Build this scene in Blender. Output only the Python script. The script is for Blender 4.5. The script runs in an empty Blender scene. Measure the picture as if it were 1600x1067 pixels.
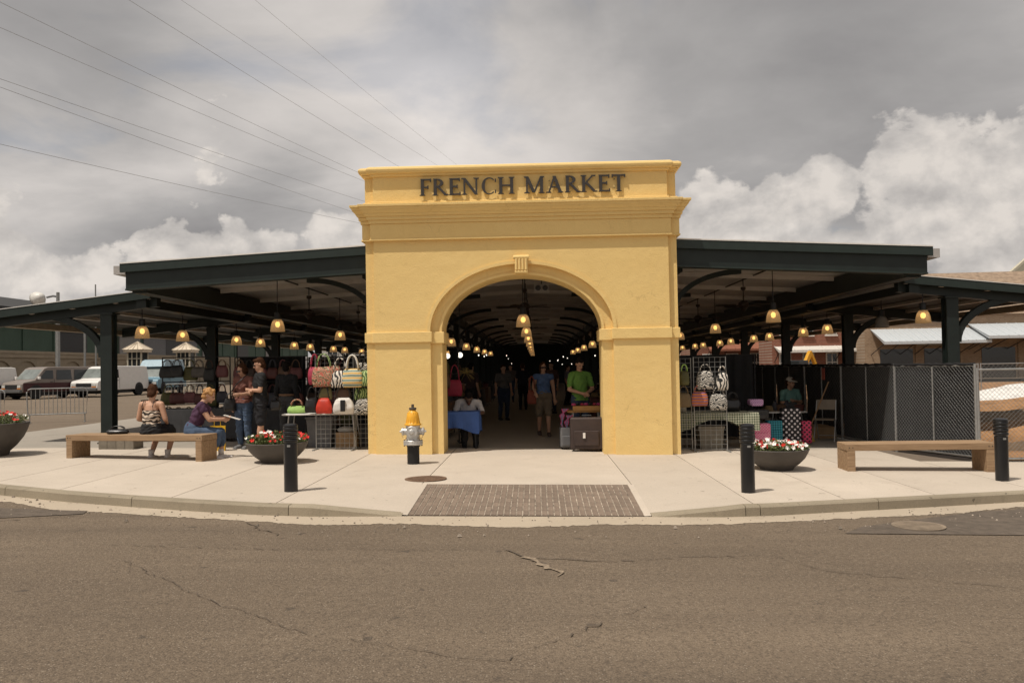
import bpy, bmesh, math, random
from math import sin, cos, pi, radians as rad
from mathutils import Vector, Matrix, noise as mnoise
random.seed(7)
S = bpy.context.scene
COL = S.collection

# ------------------------------------------------------------------ camera
CAMP = Vector((0.25, -14.8, 1.55))
cam_d = bpy.data.cameras.new('camera'); cam = bpy.data.objects.new('camera', cam_d); COL.objects.link(cam)
yaw, pit, rol = rad(1.6515), rad(1.3), rad(1.0)
fw = Vector((-sin(yaw)*cos(pit), cos(yaw)*cos(pit), sin(pit)))
r0 = Vector((cos(yaw), sin(yaw), 0)); u0 = r0.cross(fw)
rr = cos(rol)*r0 - sin(rol)*u0; uu = sin(rol)*r0 + cos(rol)*u0
cam.matrix_world = Matrix(((rr.x, uu.x, -fw.x, CAMP.x), (rr.y, uu.y, -fw.y, CAMP.y), (rr.z, uu.z, -fw.z, CAMP.z), (0, 0, 0, 1)))
cam_d.sensor_width = 36; cam_d.lens = 36*1300/1600
cam_d.shift_y = 10.66/1600
cam_d.clip_end = 3000; cam_d.clip_start = 0.1
S.camera = cam
S.cycles.max_bounces = 12; S.cycles.diffuse_bounces = 7; S.cycles.transparent_max_bounces = 12

# ------------------------------------------------------------------ sky and sun
SUN_EL, SUN_AZ = rad(65), rad(230)           # azimuth clockwise from +Y : sun stands front-left of the gate
sd = Vector((sin(SUN_AZ)*cos(SUN_EL), cos(SUN_AZ)*cos(SUN_EL), sin(SUN_EL)))
sun_d = bpy.data.lights.new('sun', 'SUN'); sun_d.energy = 3.0; sun_d.angle = rad(0.6); sun_d.color = (1, .925, .82)
sun = bpy.data.objects.new('sun', sun_d); COL.objects.link(sun)
sun.rotation_euler = (-sd).to_track_quat('-Z', 'Y').to_euler()
W = bpy.data.worlds.new('World'); S.world = W; W.use_nodes = True
def build_world():
    nt = W.node_tree; N = nt.nodes; L = nt.links; N.clear()
    def nd(t, **k):
        n = N.new(t)
        for a, b in k.items(): setattr(n, a, b)
        return n
    def math_(op, a, b=None, c=None, clamp=False):
        n = nd('ShaderNodeMath', operation=op, use_clamp=clamp)
        for i, v in enumerate((a, b, c)):
            if v is None: continue
            if hasattr(v, 'is_output'): L.new(v, n.inputs[i])
            else: n.inputs[i].default_value = v
        return n.outputs[0]
    def ramp(fac, pts):
        n = nd('ShaderNodeValToRGB'); L.new(fac, n.inputs[0])
        e = n.color_ramp.elements
        while len(e) < len(pts): e.new(.5)
        for i, (p, c) in enumerate(pts): e[i].position = p; e[i].color = (c, c, c, 1) if isinstance(c, (int, float)) else (*c, 1)
        return n.outputs[0]
    def mix(f, a, b):
        n = nd('ShaderNodeMix', data_type='RGBA')
        for s_, v in ((n.inputs[0], f), (n.inputs[6], a), (n.inputs[7], b)):
            if hasattr(v, 'is_output'): L.new(v, s_)
            elif isinstance(v, tuple): s_.default_value = (*v, 1)
            else: s_.default_value = v
        return n.outputs[2]
    sky = nd('ShaderNodeTexSky', sky_type='NISHITA', sun_disc=False, sun_elevation=SUN_EL, sun_rotation=SUN_AZ, air_density=1.0, dust_density=2.0)
    sc = nd('ShaderNodeMix', data_type='RGBA', blend_type='MULTIPLY'); sc.inputs[0].default_value = 1
    L.new(sky.outputs[0], sc.inputs[6]); sc.inputs[7].default_value = (.085, .085, .085, 1)
    tc = nd('ShaderNodeTexCoord'); sep = nd('ShaderNodeSeparateXYZ'); L.new(tc.outputs['Generated'], sep.inputs[0])
    zz = math_('MAXIMUM', sep.outputs[2], 0.0)
    dv = math_('ADD', zz, 0.17)
    px = math_('DIVIDE', sep.outputs[0], dv); py = math_('DIVIDE', sep.outputs[1], dv)
    cb = nd('ShaderNodeCombineXYZ'); L.new(px, cb.inputs[0]); L.new(py, cb.inputs[1]); cb.inputs[2].default_value = 3.1
    def noise(vec, scale, detail, rough, dist=0.0):
        n = nd('ShaderNodeTexNoise'); L.new(vec, n.inputs['Vector'])
        n.inputs['Scale'].default_value = scale; n.inputs['Detail'].default_value = detail
        n.inputs['Roughness'].default_value = rough; n.inputs['Distortion'].default_value = dist
        return n.outputs[0]
    big = noise(cb.outputs[0], .62, 7, .52, .25)
    mid = noise(cb.outputs[0], 1.5, 8, .55, .35)
    shade = math_('ADD', math_('MULTIPLY', big, .7), math_('MULTIPLY', mid, .3))
    def pdir(px_, py_): return (fw + rr*((px_-800)/1300) - uu*((py_-10.66-533.5)/1300)).normalized()
    def lobe(px_, py_, r_):
        n = nd('ShaderNodeVectorMath', operation='DOT_PRODUCT'); L.new(tc.outputs['Generated'], n.inputs[0]); n.inputs[1].default_value = pdir(px_, py_)
        q = math_('SQRT', math_('MAXIMUM', math_('MULTIPLY_ADD', n.outputs['Value'], -2.0, 2.0), 0.0))
        return math_('MULTIPLY_ADD', q, -1300.0/r_, 1.0)
    # broad thick and thin parts of the cloud deck
    for px_, py_, r_, amt in ((650, 130, 400, .12), (1300, 110, 520, -.095), (150, 90, 480, -.13), (80, 320, 260, .07), (450, 400, 300, -.04), (1600, 60, 420, -.035), (860, -120, 330, -.06)):
        shade = math_('MULTIPLY_ADD', math_('MAXIMUM', lobe(px_, py_, r_), 0.0), amt*1.5, shade)
    layer = ramp(shade, [(.30, (.205, .198, .198)), (.42, (.305, .293, .287)), (.52, (.46, .433, .413)), (.63, (.60, .56, .53))])
    gap = ramp(mid, [(.30, 1), (.42, 0)])
    base = mix(math_('MULTIPLY', gap, .22), layer, sc.outputs[2])
    # cumulus heaps low over the horizon
    mp = nd('ShaderNodeMapping'); L.new(tc.outputs['Generated'], mp.inputs[0]); mp.inputs['Scale'].default_value = (1, 1, 1.3); mp.inputs['Location'].default_value = (.35, .2, .1)
    c1 = noise(mp.outputs[0], 3.3, 2, .5); c2 = noise(mp.outputs[0], 13, 8, .56, .15)
    heap = math_('ADD', math_('MULTIPLY', c1, .72), math_('MULTIPLY', c2, .28))
    lowz = math_('MULTIPLY', math_('SUBTRACT', .26, sep.outputs[2]), .40)
    hm = math_('MULTIPLY', math_('SUBTRACT', math_('ADD', heap, lowz), .66), 6.0)
    field = None
    for px_, py_, r_ in ((1480, 310, 120), (1570, 255, 90), (1425, 275, 70), (1395, 355, 66), (1550, 360, 120), (1640, 330, 130), (1280, 305, 62), (1215, 325, 66), (1140, 335, 72), (1100, 315, 52), (1335, 400, 60), (1210, 385, 110), (1090, 390, 80), (385, 385, 58), (435, 395, 45), (330, 402, 50), (515, 376, 50), (560, 366, 45), (150, 440, 60), (235, 432, 50), (80, 450, 50), (1760, 280, 170), (-90, 400, 120)):
        l_ = lobe(px_, py_, r_); field = l_ if field is None else math_('MAXIMUM', field, l_)
    field = math_('MAXIMUM', field, hm)
    f2 = math_('ADD', field, math_('MULTIPLY', math_('SUBTRACT', c2, .5), 2.3))
    hmask = ramp(f2, [(.16, 0), (.30, 1)])
    fade = ramp(sep.outputs[2], [(.26, 1), (.36, 0)])
    mp2 = nd('ShaderNodeMapping'); L.new(tc.outputs['Generated'], mp2.inputs[0]); mp2.inputs['Scale'].default_value = (1, 1, 1.3); mp2.inputs['Location'].default_value = (.342, .2, .076)
    c3 = noise(mp2.outputs[0], 13, 8, .56, .15)
    lit = math_('MULTIPLY_ADD', math_('SUBTRACT', c2, c3), 1.6, math_('MULTIPLY_ADD', field, .22, .42))
    hcol = ramp(lit, [(.25, (.37, .347, .33)), (.45, (.47, .44, .412)), (.72, (.635, .585, .535))])
    allc = mix(math_('MULTIPLY', math_('MULTIPLY', hmask, fade), .80), base, hcol)
    bg = nd('ShaderNodeBackground'); L.new(allc, bg.inputs[0]); bg.inputs[1].default_value = 1.0
    out = nd('ShaderNodeOutputWorld'); L.new(bg.outputs[0], out.inputs[0])
build_world()
S.view_settings.view_transform = 'Standard'; S.view_settings.look = 'None'
S.view_settings.exposure = 0.38; S.view_settings.gamma = 1.0; S.view_settings.use_curve_mapping = False

# ------------------------------------------------------------------ materials
MATS = {}
def M(name, col, rough=.75, metal=0.0, var=.14, scale=6.0, bump=0.0, bscale=70.0, spec=.35, emit=None, detail=5):
    if name in MATS: return MATS[name]
    m = bpy.data.materials.new(name); m.use_nodes = True; nt = m.node_tree; b = nt.nodes['Principled BSDF']
    b.inputs['Roughness'].default_value = rough; b.inputs['Metallic'].default_value = metal
    b.inputs['Specular IOR Level'].default_value = spec
    tc = nt.nodes.new('ShaderNodeTexCoord'); n = nt.nodes.new('ShaderNodeTexNoise'); nt.links.new(tc.outputs['Object'], n.inputs['Vector'])
    n.inputs['Scale'].default_value = scale; n.inputs['Detail'].default_value = detail; n.inputs['Roughness'].default_value = .6
    r = nt.nodes.new('ShaderNodeValToRGB'); nt.links.new(n.outputs[0], r.inputs[0])
    r.color_ramp.elements[0].position = .3; r.color_ramp.elements[1].position = .7
    r.color_ramp.elements[0].color = (*[max(0, c*(1-var)) for c in col], 1); r.color_ramp.elements[1].color = (*[min(1, c*(1+var)) for c in col], 1)
    nt.links.new(r.outputs[0], b.inputs['Base Color'])
    if bump:
        n2 = nt.nodes.new('ShaderNodeTexNoise'); nt.links.new(tc.outputs['Object'], n2.inputs['Vector']); n2.inputs['Scale'].default_value = bscale; n2.inputs['Detail'].default_value = 4
        bp = nt.nodes.new('ShaderNodeBump'); bp.inputs['Strength'].default_value = bump; bp.inputs['Distance'].default_value = .02
        nt.links.new(n2.outputs[0], bp.inputs['Height']); nt.links.new(bp.outputs[0], b.inputs['Normal'])
    if emit:
        b.inputs['Emission Color'].default_value = (*emit[0], 1); b.inputs['Emission Strength'].default_value = emit[1]
    MATS[name] = m
    return m
def node_mat(name, rough=.8, spec=.3, metal=0):
    m = bpy.data.materials.new(name); m.use_nodes = True; nt = m.node_tree; b = nt.nodes['Principled BSDF']
    b.inputs['Roughness'].default_value = rough; b.inputs['Specular IOR Level'].default_value = spec; b.inputs['Metallic'].default_value = metal
    MATS[name] = m
    def nd(t, **k):
        n = nt.nodes.new(t)
        for a, v in k.items(): setattr(n, a, v)
        return n
    def ln(a, c): nt.links.new(a, c)
    def mth(op, a, c=None, clamp=False):
        n = nd('ShaderNodeMath', operation=op, use_clamp=clamp)
        for i, v in enumerate((a, c)):
            if v is None: continue
            if hasattr(v, 'is_output'): ln(v, n.inputs[i])
            else: n.inputs[i].default_value = v
        return n.outputs[0]
    def mix(f, a, c, mode='MIX'):
        n = nd('ShaderNodeMix', data_type='RGBA', blend_type=mode)
        for s_, v in ((n.inputs[0], f), (n.inputs[6], a), (n.inputs[7], c)):
            if hasattr(v, 'is_output'): ln(v, s_)
            elif isinstance(v, tuple): s_.default_value = (*v, 1)
            else: s_.default_value = v
        return n.outputs[2]
    def noise(scale, detail=5, rough_=.6, vec=None, dist=0):
        n = nd('ShaderNodeTexNoise'); n.inputs['Scale'].default_value = scale; n.inputs['Detail'].default_value = detail; n.inputs['Roughness'].default_value = rough_; n.inputs['Distortion'].default_value = dist
        ln(vec if vec is not None else tco, n.inputs['Vector']); return n.outputs[0]
    def ramp(fac, pts):
        n = nd('ShaderNodeValToRGB'); ln(fac, n.inputs[0]); e = n.color_ramp.elements
        while len(e) < len(pts): e.new(.5)
        for i, (p, c) in enumerate(pts): e[i].position = p; e[i].color = (c, c, c, 1) if isinstance(c, (int, float)) else (*c, 1)
        return n.outputs[0]
    def bump(h, strength=.4, dist=.01):
        bp = nd('ShaderNodeBump'); bp.inputs['Strength'].default_value = strength; bp.inputs['Distance'].default_value = dist
        ln(h, bp.inputs['Height']); ln(bp.outputs[0], b.inputs['Normal'])
    tc = nd('ShaderNodeTexCoord'); tco = tc.outputs['Object']
    class K: pass
    k = K(); k.m = m; k.b = b; k.nd = nd; k.ln = ln; k.mth = mth; k.mix = mix; k.noise = noise; k.ramp = ramp; k.bump = bump; k.tc = tc; k.obj = tco
    return k
def mat_asphalt():
    k = node_mat('asphalt', .92, .2)
    patches = k.ramp(k.noise(.22, 3, .6), [(.35, 0), (.65, 1)])
    mid = k.ramp(k.noise(2.2, 6, .7), [(.3, 0), (.7, 1)])
    tracks = k.nd('ShaderNodeMapping'); k.ln(k.obj, tracks.inputs[0]); tracks.inputs['Scale'].default_value = (.12, 1.3, 1)
    band = k.ramp(k.noise(1.0, 4, .6, tracks.outputs[0]), [(.35, 0), (.68, 1)])
    c = k.mix(patches, (.190, .145, .102), (.238, .184, .131))
    c = k.mix(k.mth('MULTIPLY', mid, .45), c, (.245, .190, .136))
    c = k.mix(k.mth('MULTIPLY', band, .6), c, (.130, .100, .073))
    grain = k.noise(95, 3, .75)
    c = k.mix(k.ramp(grain, [(.38, .75), (.5, 0)]), c, (.06, .047, .038))
    g2 = k.noise(34, 4, .7); c = k.mix(k.ramp(g2, [(.36, .62), (.50, 0)]), c, (.085, .066, .05)); c = k.mix(k.ramp(g2, [(.56, 0), (.70, .5)]), c, (.27, .215, .16))
    v = k.nd('ShaderNodeTexVoronoi'); v.inputs['Scale'].default_value = 62; k.ln(k.obj, v.inputs['Vector'])
    sepc = k.nd('ShaderNodeSeparateColor'); k.ln(v.outputs['Color'], sepc.inputs[0])
    stone = k.mth('MULTIPLY', k.mth('GREATER_THAN', sepc.outputs[0], .86), k.mth('LESS_THAN', v.outputs['Distance'], .33))
    c = k.mix(k.mth('MULTIPLY', stone, .55), c, (.38, .32, .25))
    blot = k.ramp(k.noise(5.5, 3, .5), [(.70, 0), (.74, 1)])
    c = k.mix(k.mth('MULTIPLY', blot, .55), c, (.06, .05, .042))
    k.ln(c, k.b.inputs['Base Color'])
    k.bump(k.mth('ADD', grain, k.mth('MULTIPLY', v.outputs['Distance'], .6)), .9, .012)
    return k.m
def mat_concrete(name, c1, c2, stain, sscale=1.1, rough=.85):
    k = node_mat(name, rough, .25)
    n1 = k.ramp(k.noise(.9, 6, .65), [(.32, 0), (.68, 1)])
    c = k.mix(n1, c1, c2)
    oi = k.nd('ShaderNodeObjectInfo'); c = k.mix(k.mth('MULTIPLY', oi.outputs['Random'], .35), c, tuple(x*.80 for x in c1))
    st = k.ramp(k.noise(sscale, 8, .72, None, .6), [(.56, 0), (.70, 1)])
    c = k.mix(k.mth('MULTIPLY', st, .35), c, stain)
    spots = k.ramp(k.noise(9, 2, .5), [(.715, 0), (.735, 1)])
    c = k.mix(k.mth('MULTIPLY', spots, .6), c, tuple(s*.6 for s in stain))
    g = k.noise(120, 3, .7)
    c = k.mix(k.ramp(g, [(.36, .35), (.5, 0)]), c, tuple(s*.7 for s in stain))
    k.ln(c, k.b.inputs['Base Color']); k.bump(g, .35, .006)
    return k.m
def mat_stucco():
    k = node_mat('yellow_stucco', .8, .25)
    n1 = k.ramp(k.noise(1.4, 6, .65), [(.3, 0), (.7, 1)])
    c = k.mix(n1, (.735, .525, .212), (.785, .575, .24))
    mp = k.nd('ShaderNodeMapping'); k.ln(k.obj, mp.inputs[0]); mp.inputs['Scale'].default_value = (5, 5, .7)
    streak = k.ramp(k.noise(1.2, 6, .7, mp.outputs[0]), [(.6, 0), (.78, 1)])
    c = k.mix(k.mth('MULTIPLY', streak, .22), c, (.46, .31, .12))
    sm = k.ramp(k.noise(3.1, 3, .5), [(.73, 0), (.8, 1)])
    c = k.mix(k.mth('MULTIPLY', sm, .25), c, (.35, .24, .10))
    pale = k.ramp(k.noise(.55, 5, .7, None, .8), [(.50, 0), (.68, 1)]); c = k.mix(k.mth('MULTIPLY', pale, .22), c, (.80, .60, .28))
    v = k.nd('ShaderNodeTexVoronoi', feature='DISTANCE_TO_EDGE'); wv = k.nd('ShaderNodeVectorMath', operation='ADD'); nz = k.nd('ShaderNodeTexNoise'); nz.inputs['Scale'].default_value = 2.5; nz.inputs['Detail'].default_value = 5; k.ln(k.obj, nz.inputs['Vector']); k.ln(k.obj, wv.inputs[0]); k.ln(nz.outputs['Color'], wv.inputs[1]); k.ln(wv.outputs[0], v.inputs['Vector']); v.inputs['Scale'].default_value = .8
    hair = k.mth('MULTIPLY', k.ramp(v.outputs['Distance'], [(.0, 1), (.006, 0)]), k.ramp(k.noise(.9, 3, .5), [(.5, 0), (.6, 1)])); c = k.mix(k.mth('MULTIPLY', hair, .35), c, (.36, .24, .10))
    k.ln(c, k.b.inputs['Base Color'])
    k.bump(k.mth('ADD', k.noise(38, 4, .6), k.mth('MULTIPLY', k.noise(6, 3, .5), 1.5)), .28, .02)
    return k.m
def mat_wood():
    k = node_mat('weathered_timber', .8, .25)
    mp = k.nd('ShaderNodeMapping'); k.ln(k.obj, mp.inputs[0]); mp.inputs['Scale'].default_value = (1.2, 14, 14)
    g = k.noise(2.2, 7, .65, mp.outputs[0], .5)
    oi = k.nd('ShaderNodeObjectInfo')
    c = k.mix(k.ramp(g, [(.3, 0), (.7, 1)]), (.20, .125, .07), (.40, .275, .165))
    c = k.mix(k.mth('MULTIPLY', oi.outputs['Random'], .4), c, (.26, .17, .10))
    k.ln(c, k.b.inputs['Base Color']); k.bump(g, .4, .008)
    return k.m
def mat_brick(name, a, b, mortar, sc=1.0):
    k = node_mat(name, .9, .15)
    br = k.nd('ShaderNodeTexBrick'); mp = k.nd('ShaderNodeMapping'); k.ln(k.obj, mp.inputs[0]); mp.inputs['Rotation'].default_value = (rad(90), 0, 0)
    # bricks laid on x / z of the wall
    k.ln(mp.outputs[0], br.inputs['Vector']); br.inputs['Scale'].default_value = 2.2*sc
    br.inputs['Color1'].default_value = (*a, 1); br.inputs['Color2'].default_value = (*b, 1); br.inputs['Mortar'].default_value = (*mortar, 1)
    br.inputs['Mortar Size'].default_value = .018
    c = k.mix(k.mth('MULTIPLY', k.ramp(k.noise(.8, 6, .7), [(.4, 0), (.7, 1)]), .4), br.outputs[0], tuple(x*.55 for x in a))
    k.ln(c, k.b.inputs['Base Color'])
    return k.m
def mat_dots(name, bgc, dot, n=9, r=.3, rough=.6):
    k = node_mat(name, rough, .35)
    mp = k.nd('ShaderNodeMapping'); k.ln(k.obj, mp.inputs[0]); mp.inputs['Scale'].default_value = (n, n, n); mp.inputs['Rotation'].default_value = (0, rad(45), 0)
    fr = k.nd('ShaderNodeVectorMath', operation='FRACTION'); k.ln(mp.outputs[0], fr.inputs[0])
    sp = k.nd('ShaderNodeSeparateXYZ'); k.ln(fr.outputs[0], sp.inputs[0])
    dx = k.mth('SUBTRACT', sp.outputs[0], .5); dz = k.mth('SUBTRACT', sp.outputs[2], .5)
    d = k.mth('SQRT', k.mth('ADD', k.mth('MULTIPLY', dx, dx), k.mth('MULTIPLY', dz, dz)))
    k.ln(k.mix(k.mth('LESS_THAN', d, r), bgc, dot), k.b.inputs['Base Color'])
    return k.m
def mat_check(name, a, b, n=12, rough=.8):
    k = node_mat(name, rough, .2)
    mp = k.nd('ShaderNodeMapping'); k.ln(k.obj, mp.inputs[0]); mp.inputs['Scale'].default_value = (n, n, n)
    fr = k.nd('ShaderNodeVectorMath', operation='FRACTION'); k.ln(mp.outputs[0], fr.inputs[0])
    sp = k.nd('ShaderNodeSeparateXYZ'); k.ln(fr.outputs[0], sp.inputs[0])
    f = k.mth('ADD', k.mth('LESS_THAN', sp.outputs[0], .45), k.mth('MAXIMUM', k.mth('LESS_THAN', sp.outputs[1], .2), k.mth('LESS_THAN', sp.outputs[2], .45)))
    k.ln(k.mix(k.mth('MULTIPLY', f, .5), a, b), k.b.inputs['Base Color'])
    return k.m
def mat_wave(name, a, b, scale=6, dist=6, direction='X', rough=.7, c=None):
    k = node_mat(name, rough, .3)
    w = k.nd('ShaderNodeTexWave'); w.bands_direction = direction; k.ln(k.obj, w.inputs['Vector']); w.inputs['Scale'].default_value = scale; w.inputs['Distortion'].default_value = dist; w.inputs['Detail'].default_value = 1
    w.inputs['Detail Scale'].default_value = 1.5
    pts = [(.42, a), (.5, b)] if c is None else [(.3, a), (.36, b), (.62, b), (.68, c)]
    k.ln(k.ramp(w.outputs[1] if False else w.outputs['Fac'], pts), k.b.inputs['Base Color'])
    return k.m
ASPHALT = mat_asphalt()
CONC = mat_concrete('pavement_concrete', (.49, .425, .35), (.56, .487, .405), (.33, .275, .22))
GUTTER = mat_concrete('gutter_concrete', (.40, .335, .255), (.48, .40, .305), (.24, .195, .145), 1.6)
KERB = mat_concrete('kerb_concrete', (.27, .228, .165), (.36, .305, .225), (.09, .078, .056), 2.6)
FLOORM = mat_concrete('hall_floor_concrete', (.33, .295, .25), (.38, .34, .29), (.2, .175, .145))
JOINT = M('joint_dirt', (.16, .125, .095), .95)
STUCCO = mat_stucco()
WOOD = mat_wood()
GREEN = M('dark_green_steel', (.012, .018, .016), .5, var=.2, scale=3, spec=.35)
GREENB = M('dark_green_trim', (.016, .026, .022), .45, var=.15, spec=.4)
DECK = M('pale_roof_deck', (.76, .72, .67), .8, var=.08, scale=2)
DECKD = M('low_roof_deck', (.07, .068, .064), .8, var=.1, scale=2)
STRIP = M('pale_purlin', (.52, .48, .44), .6, var=.08)
BLACK = M('black_paint', (.008, .008, .009), .32, var=.2, spec=.5)
LETTER = M('bronze_letters', (.035, .03, .027), .45, var=.15, spec=.5)
STEEL = M('galvanised_steel', (.36, .36, .35), .42, .7, var=.15)
WHITEM = M('white_paint', (.72, .70, .67), .5, var=.06)
PLANTER = M('planter_resin', (.075, .066, .058), .62, var=.18, scale=4, bump=.15)
SOIL = M('soil', (.05, .035, .025), .95, var=.3)
PLAST = M('grey_plastic', (.13, .13, .135), .6)
CARD = M('cardboard', (.30, .20, .11), .85)
DARKFAB = M('black_fabric', (.012, .012, .013), .85, var=.3, scale=3, bump=.3, bscale=9)
DARKMET = M('dark_metal', (.03, .03, .032), .5, .3)

# ------------------------------------------------------------------ mesh helper
class MB:
    def __init__(s): s.v = []; s.f = []
    def add(s, vs, fs):
        o = len(s.v); s.v += [tuple(v) for v in vs]; s.f += [tuple(i+o for i in f) for f in fs]; return s
    def box(s, x0, x1, y0, y1, z0, z1, mtx=None):
        vs = [Vector(p) for p in ((x0,y0,z0),(x1,y0,z0),(x1,y1,z0),(x0,y1,z0),(x0,y0,z1),(x1,y0,z1),(x1,y1,z1),(x0,y1,z1))]
        if mtx: vs = [mtx @ v for v in vs]
        return s.add(vs, [(0,3,2,1),(4,5,6,7),(0,1,5,4),(1,2,6,5),(2,3,7,6),(3,0,4,7)])
    def bx(s, c, d, rz=0, rx=0, ry=0):
        m = Matrix.Translation(c) @ Matrix.Rotation(rz, 4, 'Z') @ Matrix.Rotation(ry, 4, 'Y') @ Matrix.Rotation(rx, 4, 'X')
        return s.box(-d[0]/2, d[0]/2, -d[1]/2, d[1]/2, -d[2]/2, d[2]/2, m)
    def tube(s, a, b, r1, r2=None, n=8, cap=True):
        a = Vector(a); b = Vector(b); r2 = r1 if r2 is None else r2
        d = (b-a).normalized(); q = d.to_track_quat('Z', 'Y')
        vs = []
        for p, r in ((a, r1), (b, r2)):
            for i in range(n): vs.append(p + q @ Vector((r*cos(2*pi*i/n), r*sin(2*pi*i/n), 0)))
        fs = [(i, (i+1) % n, n+(i+1) % n, n+i) for i in range(n)]
        if cap: fs += [tuple(range(n-1, -1, -1)), tuple(range(n, 2*n))]
        return s.add(vs, fs)
    def path(s, pts, r, n=6):
        pts = [Vector(p) for p in pts]; vs = []; up = Vector((0.013, 0.021, 1))
        for i, p in enumerate(pts):
            d = (pts[min(i+1, len(pts)-1)] - pts[max(i-1, 0)]).normalized()
            a = d.cross(up)
            if a.length < .05: a = d.cross(Vector((1, 0, 0)))
            a.normalize(); b = d.cross(a)
            ri = r[i] if isinstance(r, (list, tuple)) else r
            for k in range(n): vs.append(p + a*ri*cos(2*pi*k/n) + b*ri*sin(2*pi*k/n))
        fs = []
        for i in range(len(pts)-1):
            for k in range(n): fs.append((i*n+k, i*n+(k+1) % n, (i+1)*n+(k+1) % n, (i+1)*n+k))
        m = len(pts)-1
        fs += [tuple(range(n-1, -1, -1)), tuple(m*n+k for k in range(n))]
        return s.add(vs, fs)
    def lathe(s, prof, n=24, c=(0,0,0), mtx=None, sx=1, sy=1):
        vs = []; fs = []
        for r, z in prof:
            for i in range(n):
                v = Vector((r*cos(2*pi*i/n)*sx, r*sin(2*pi*i/n)*sy, z))
                if mtx: v = mtx @ v
                vs.append(v + Vector(c))
        for j in range(len(prof)-1):
            for i in range(n): fs.append((j*n+i, j*n+(i+1) % n, (j+1)*n+(i+1) % n, (j+1)*n+i))
        if prof[0][0] > 1e-4: fs.append(tuple(range(n-1, -1, -1)))
        if prof[-1][0] > 1e-4: m = len(prof)-1; fs.append(tuple(m*n+i for i in range(n)))
        return s.add(vs, fs)
    def prism(s, poly, y0, y1, axis='Y'):
        # poly in (a, z); extruded along the axis
        n = len(poly)
        if axis == 'Y': vs = [(a, y0, z) for a, z in poly] + [(a, y1, z) for a, z in poly]
        elif axis == 'X': vs = [(y0, a, z) for a, z in poly] + [(y1, a, z) for a, z in poly]
        else: vs = [(a, z, y0) for a, z in poly] + [(a, z, y1) for a, z in poly]
        fs = [tuple(range(n)), tuple(range(2*n-1, n-1, -1))] + [(i, n+i, n+(i+1) % n, (i+1) % n) for i in range(n)]
        return s.add(vs, fs)
    def ellipsoid(s, c, r, n=12, m=8, mtx=None):
        prof = [(max(1e-5, sin(pi*j/m)), -cos(pi*j/m)) for j in range(m+1)]
        vs = []; fs = []
        for a, z in prof:
            for i in range(n):
                v = Vector((a*cos(2*pi*i/n)*r[0], a*sin(2*pi*i/n)*r[1], z*r[2]))
                if mtx: v = mtx @ v
                vs.append(v + Vector(c))
        for j in range(m):
            for i in range(n): fs.append((j*n+i, j*n+(i+1) % n, (j+1)*n+(i+1) % n, (j+1)*n+i))
        return s.add(vs, fs)
    def capsule(s, a, b, r1, r2=None, n=12, sx=1.0, ax=None):
        # tapered limb with round ends; sx widens it along direction ax
        a = Vector(a); b = Vector(b); r2 = r1 if r2 is None else r2
        d = b-a; L_ = d.length; d = d.normalized() if L_ > 1e-6 else Vector((0, 0, 1))
        q = d.to_track_quat('Z', 'Y'); vs = []
        rings = []
        for t in (-80, -45, -15): rings.append((a + d*(r1*sin(rad(t))), r1*cos(rad(t))))
        for t in (0, .5, 1): rings.append((a + d*L_*t, r1+(r2-r1)*t))
        for t in (15, 45, 80): rings.append((b + d*(r2*sin(rad(t))), r2*cos(rad(t))))
        axv = Vector(ax).normalized() if ax else None
        for p, r in rings:
            for i in range(n):
                o = q @ Vector((r*cos(2*pi*i/n), r*sin(2*pi*i/n), 0))
                if axv: o = o + axv*(o.dot(axv))*(sx-1)
                vs.append(p+o)
        m = len(rings); fs = []
        for j in range(m-1):
            for i in range(n): fs.append((j*n+i, j*n+(i+1) % n, (j+1)*n+(i+1) % n, (j+1)*n+i))
        fs += [tuple(range(n-1, -1, -1)), tuple((m-1)*n+i for i in range(n))]
        return s.add(vs, fs)
    def mesh(s, name, smooth=False, fix=True):
        me = bpy.data.meshes.new(name); me.from_pydata(s.v, [], s.f)
        if fix:
            bm = bmesh.new(); bm.from_mesh(me); bmesh.ops.recalc_face_normals(bm, faces=bm.faces); bm.to_mesh(me); bm.free()
        if smooth: me.polygons.foreach_set('use_smooth', [True]*len(me.polygons))
        return me
    def build(s, name, mat, parent=None, smooth=False, bevel=0, loc=None, rz=0, fix=True, seg=2):
        me = s.mesh(name, smooth, fix); me.materials.append(mat)
        return link(name, me, parent, bevel, loc, rz, seg)
def link(name, me, parent=None, bevel=0, loc=None, rz=0, seg=2):
    o = bpy.data.objects.new(name, me); COL.objects.link(o)
    if parent: o.parent = parent
    if loc is not None: o.location = loc
    o.rotation_euler = (0, 0, rz)
    if bevel:
        b = o.modifiers.new('bevel', 'BEVEL'); b.width = bevel; b.segments = seg; b.limit_method = 'ANGLE'; b.angle_limit = rad(40)
    return o
def tag(o, label, cat, group=None):
    o['label'] = label; o['category'] = cat
    if group: o['group'] = group
    return o
def thing(name, label, cat, loc=(0,0,0), rz=0, group=None):
    o = bpy.data.objects.new(name, None); COL.objects.link(o); o.location = loc; o.rotation_euler = (0, 0, rz); o.empty_display_size = .2
    return tag(o, label, cat, group)
def struct(o): o['kind'] = 'structure'; return o
def stuff(o): o['kind'] = 'stuff'; return o
def dup(root, loc, rz=0, label=None, group=None, parent=None):
    r = root.copy(); COL.objects.link(r); r.location = loc; r.rotation_euler = (0, 0, rz); r.parent = parent
    if label: r['label'] = label
    if group: r['group'] = group
    for ch in root.children:
        c = ch.copy(); COL.objects.link(c); c.parent = r
        for g in ch.children:
            d = g.copy(); COL.objects.link(d); d.parent = c
    return r
def G(x): return -0.016*max(-9., min(9., x))
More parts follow.
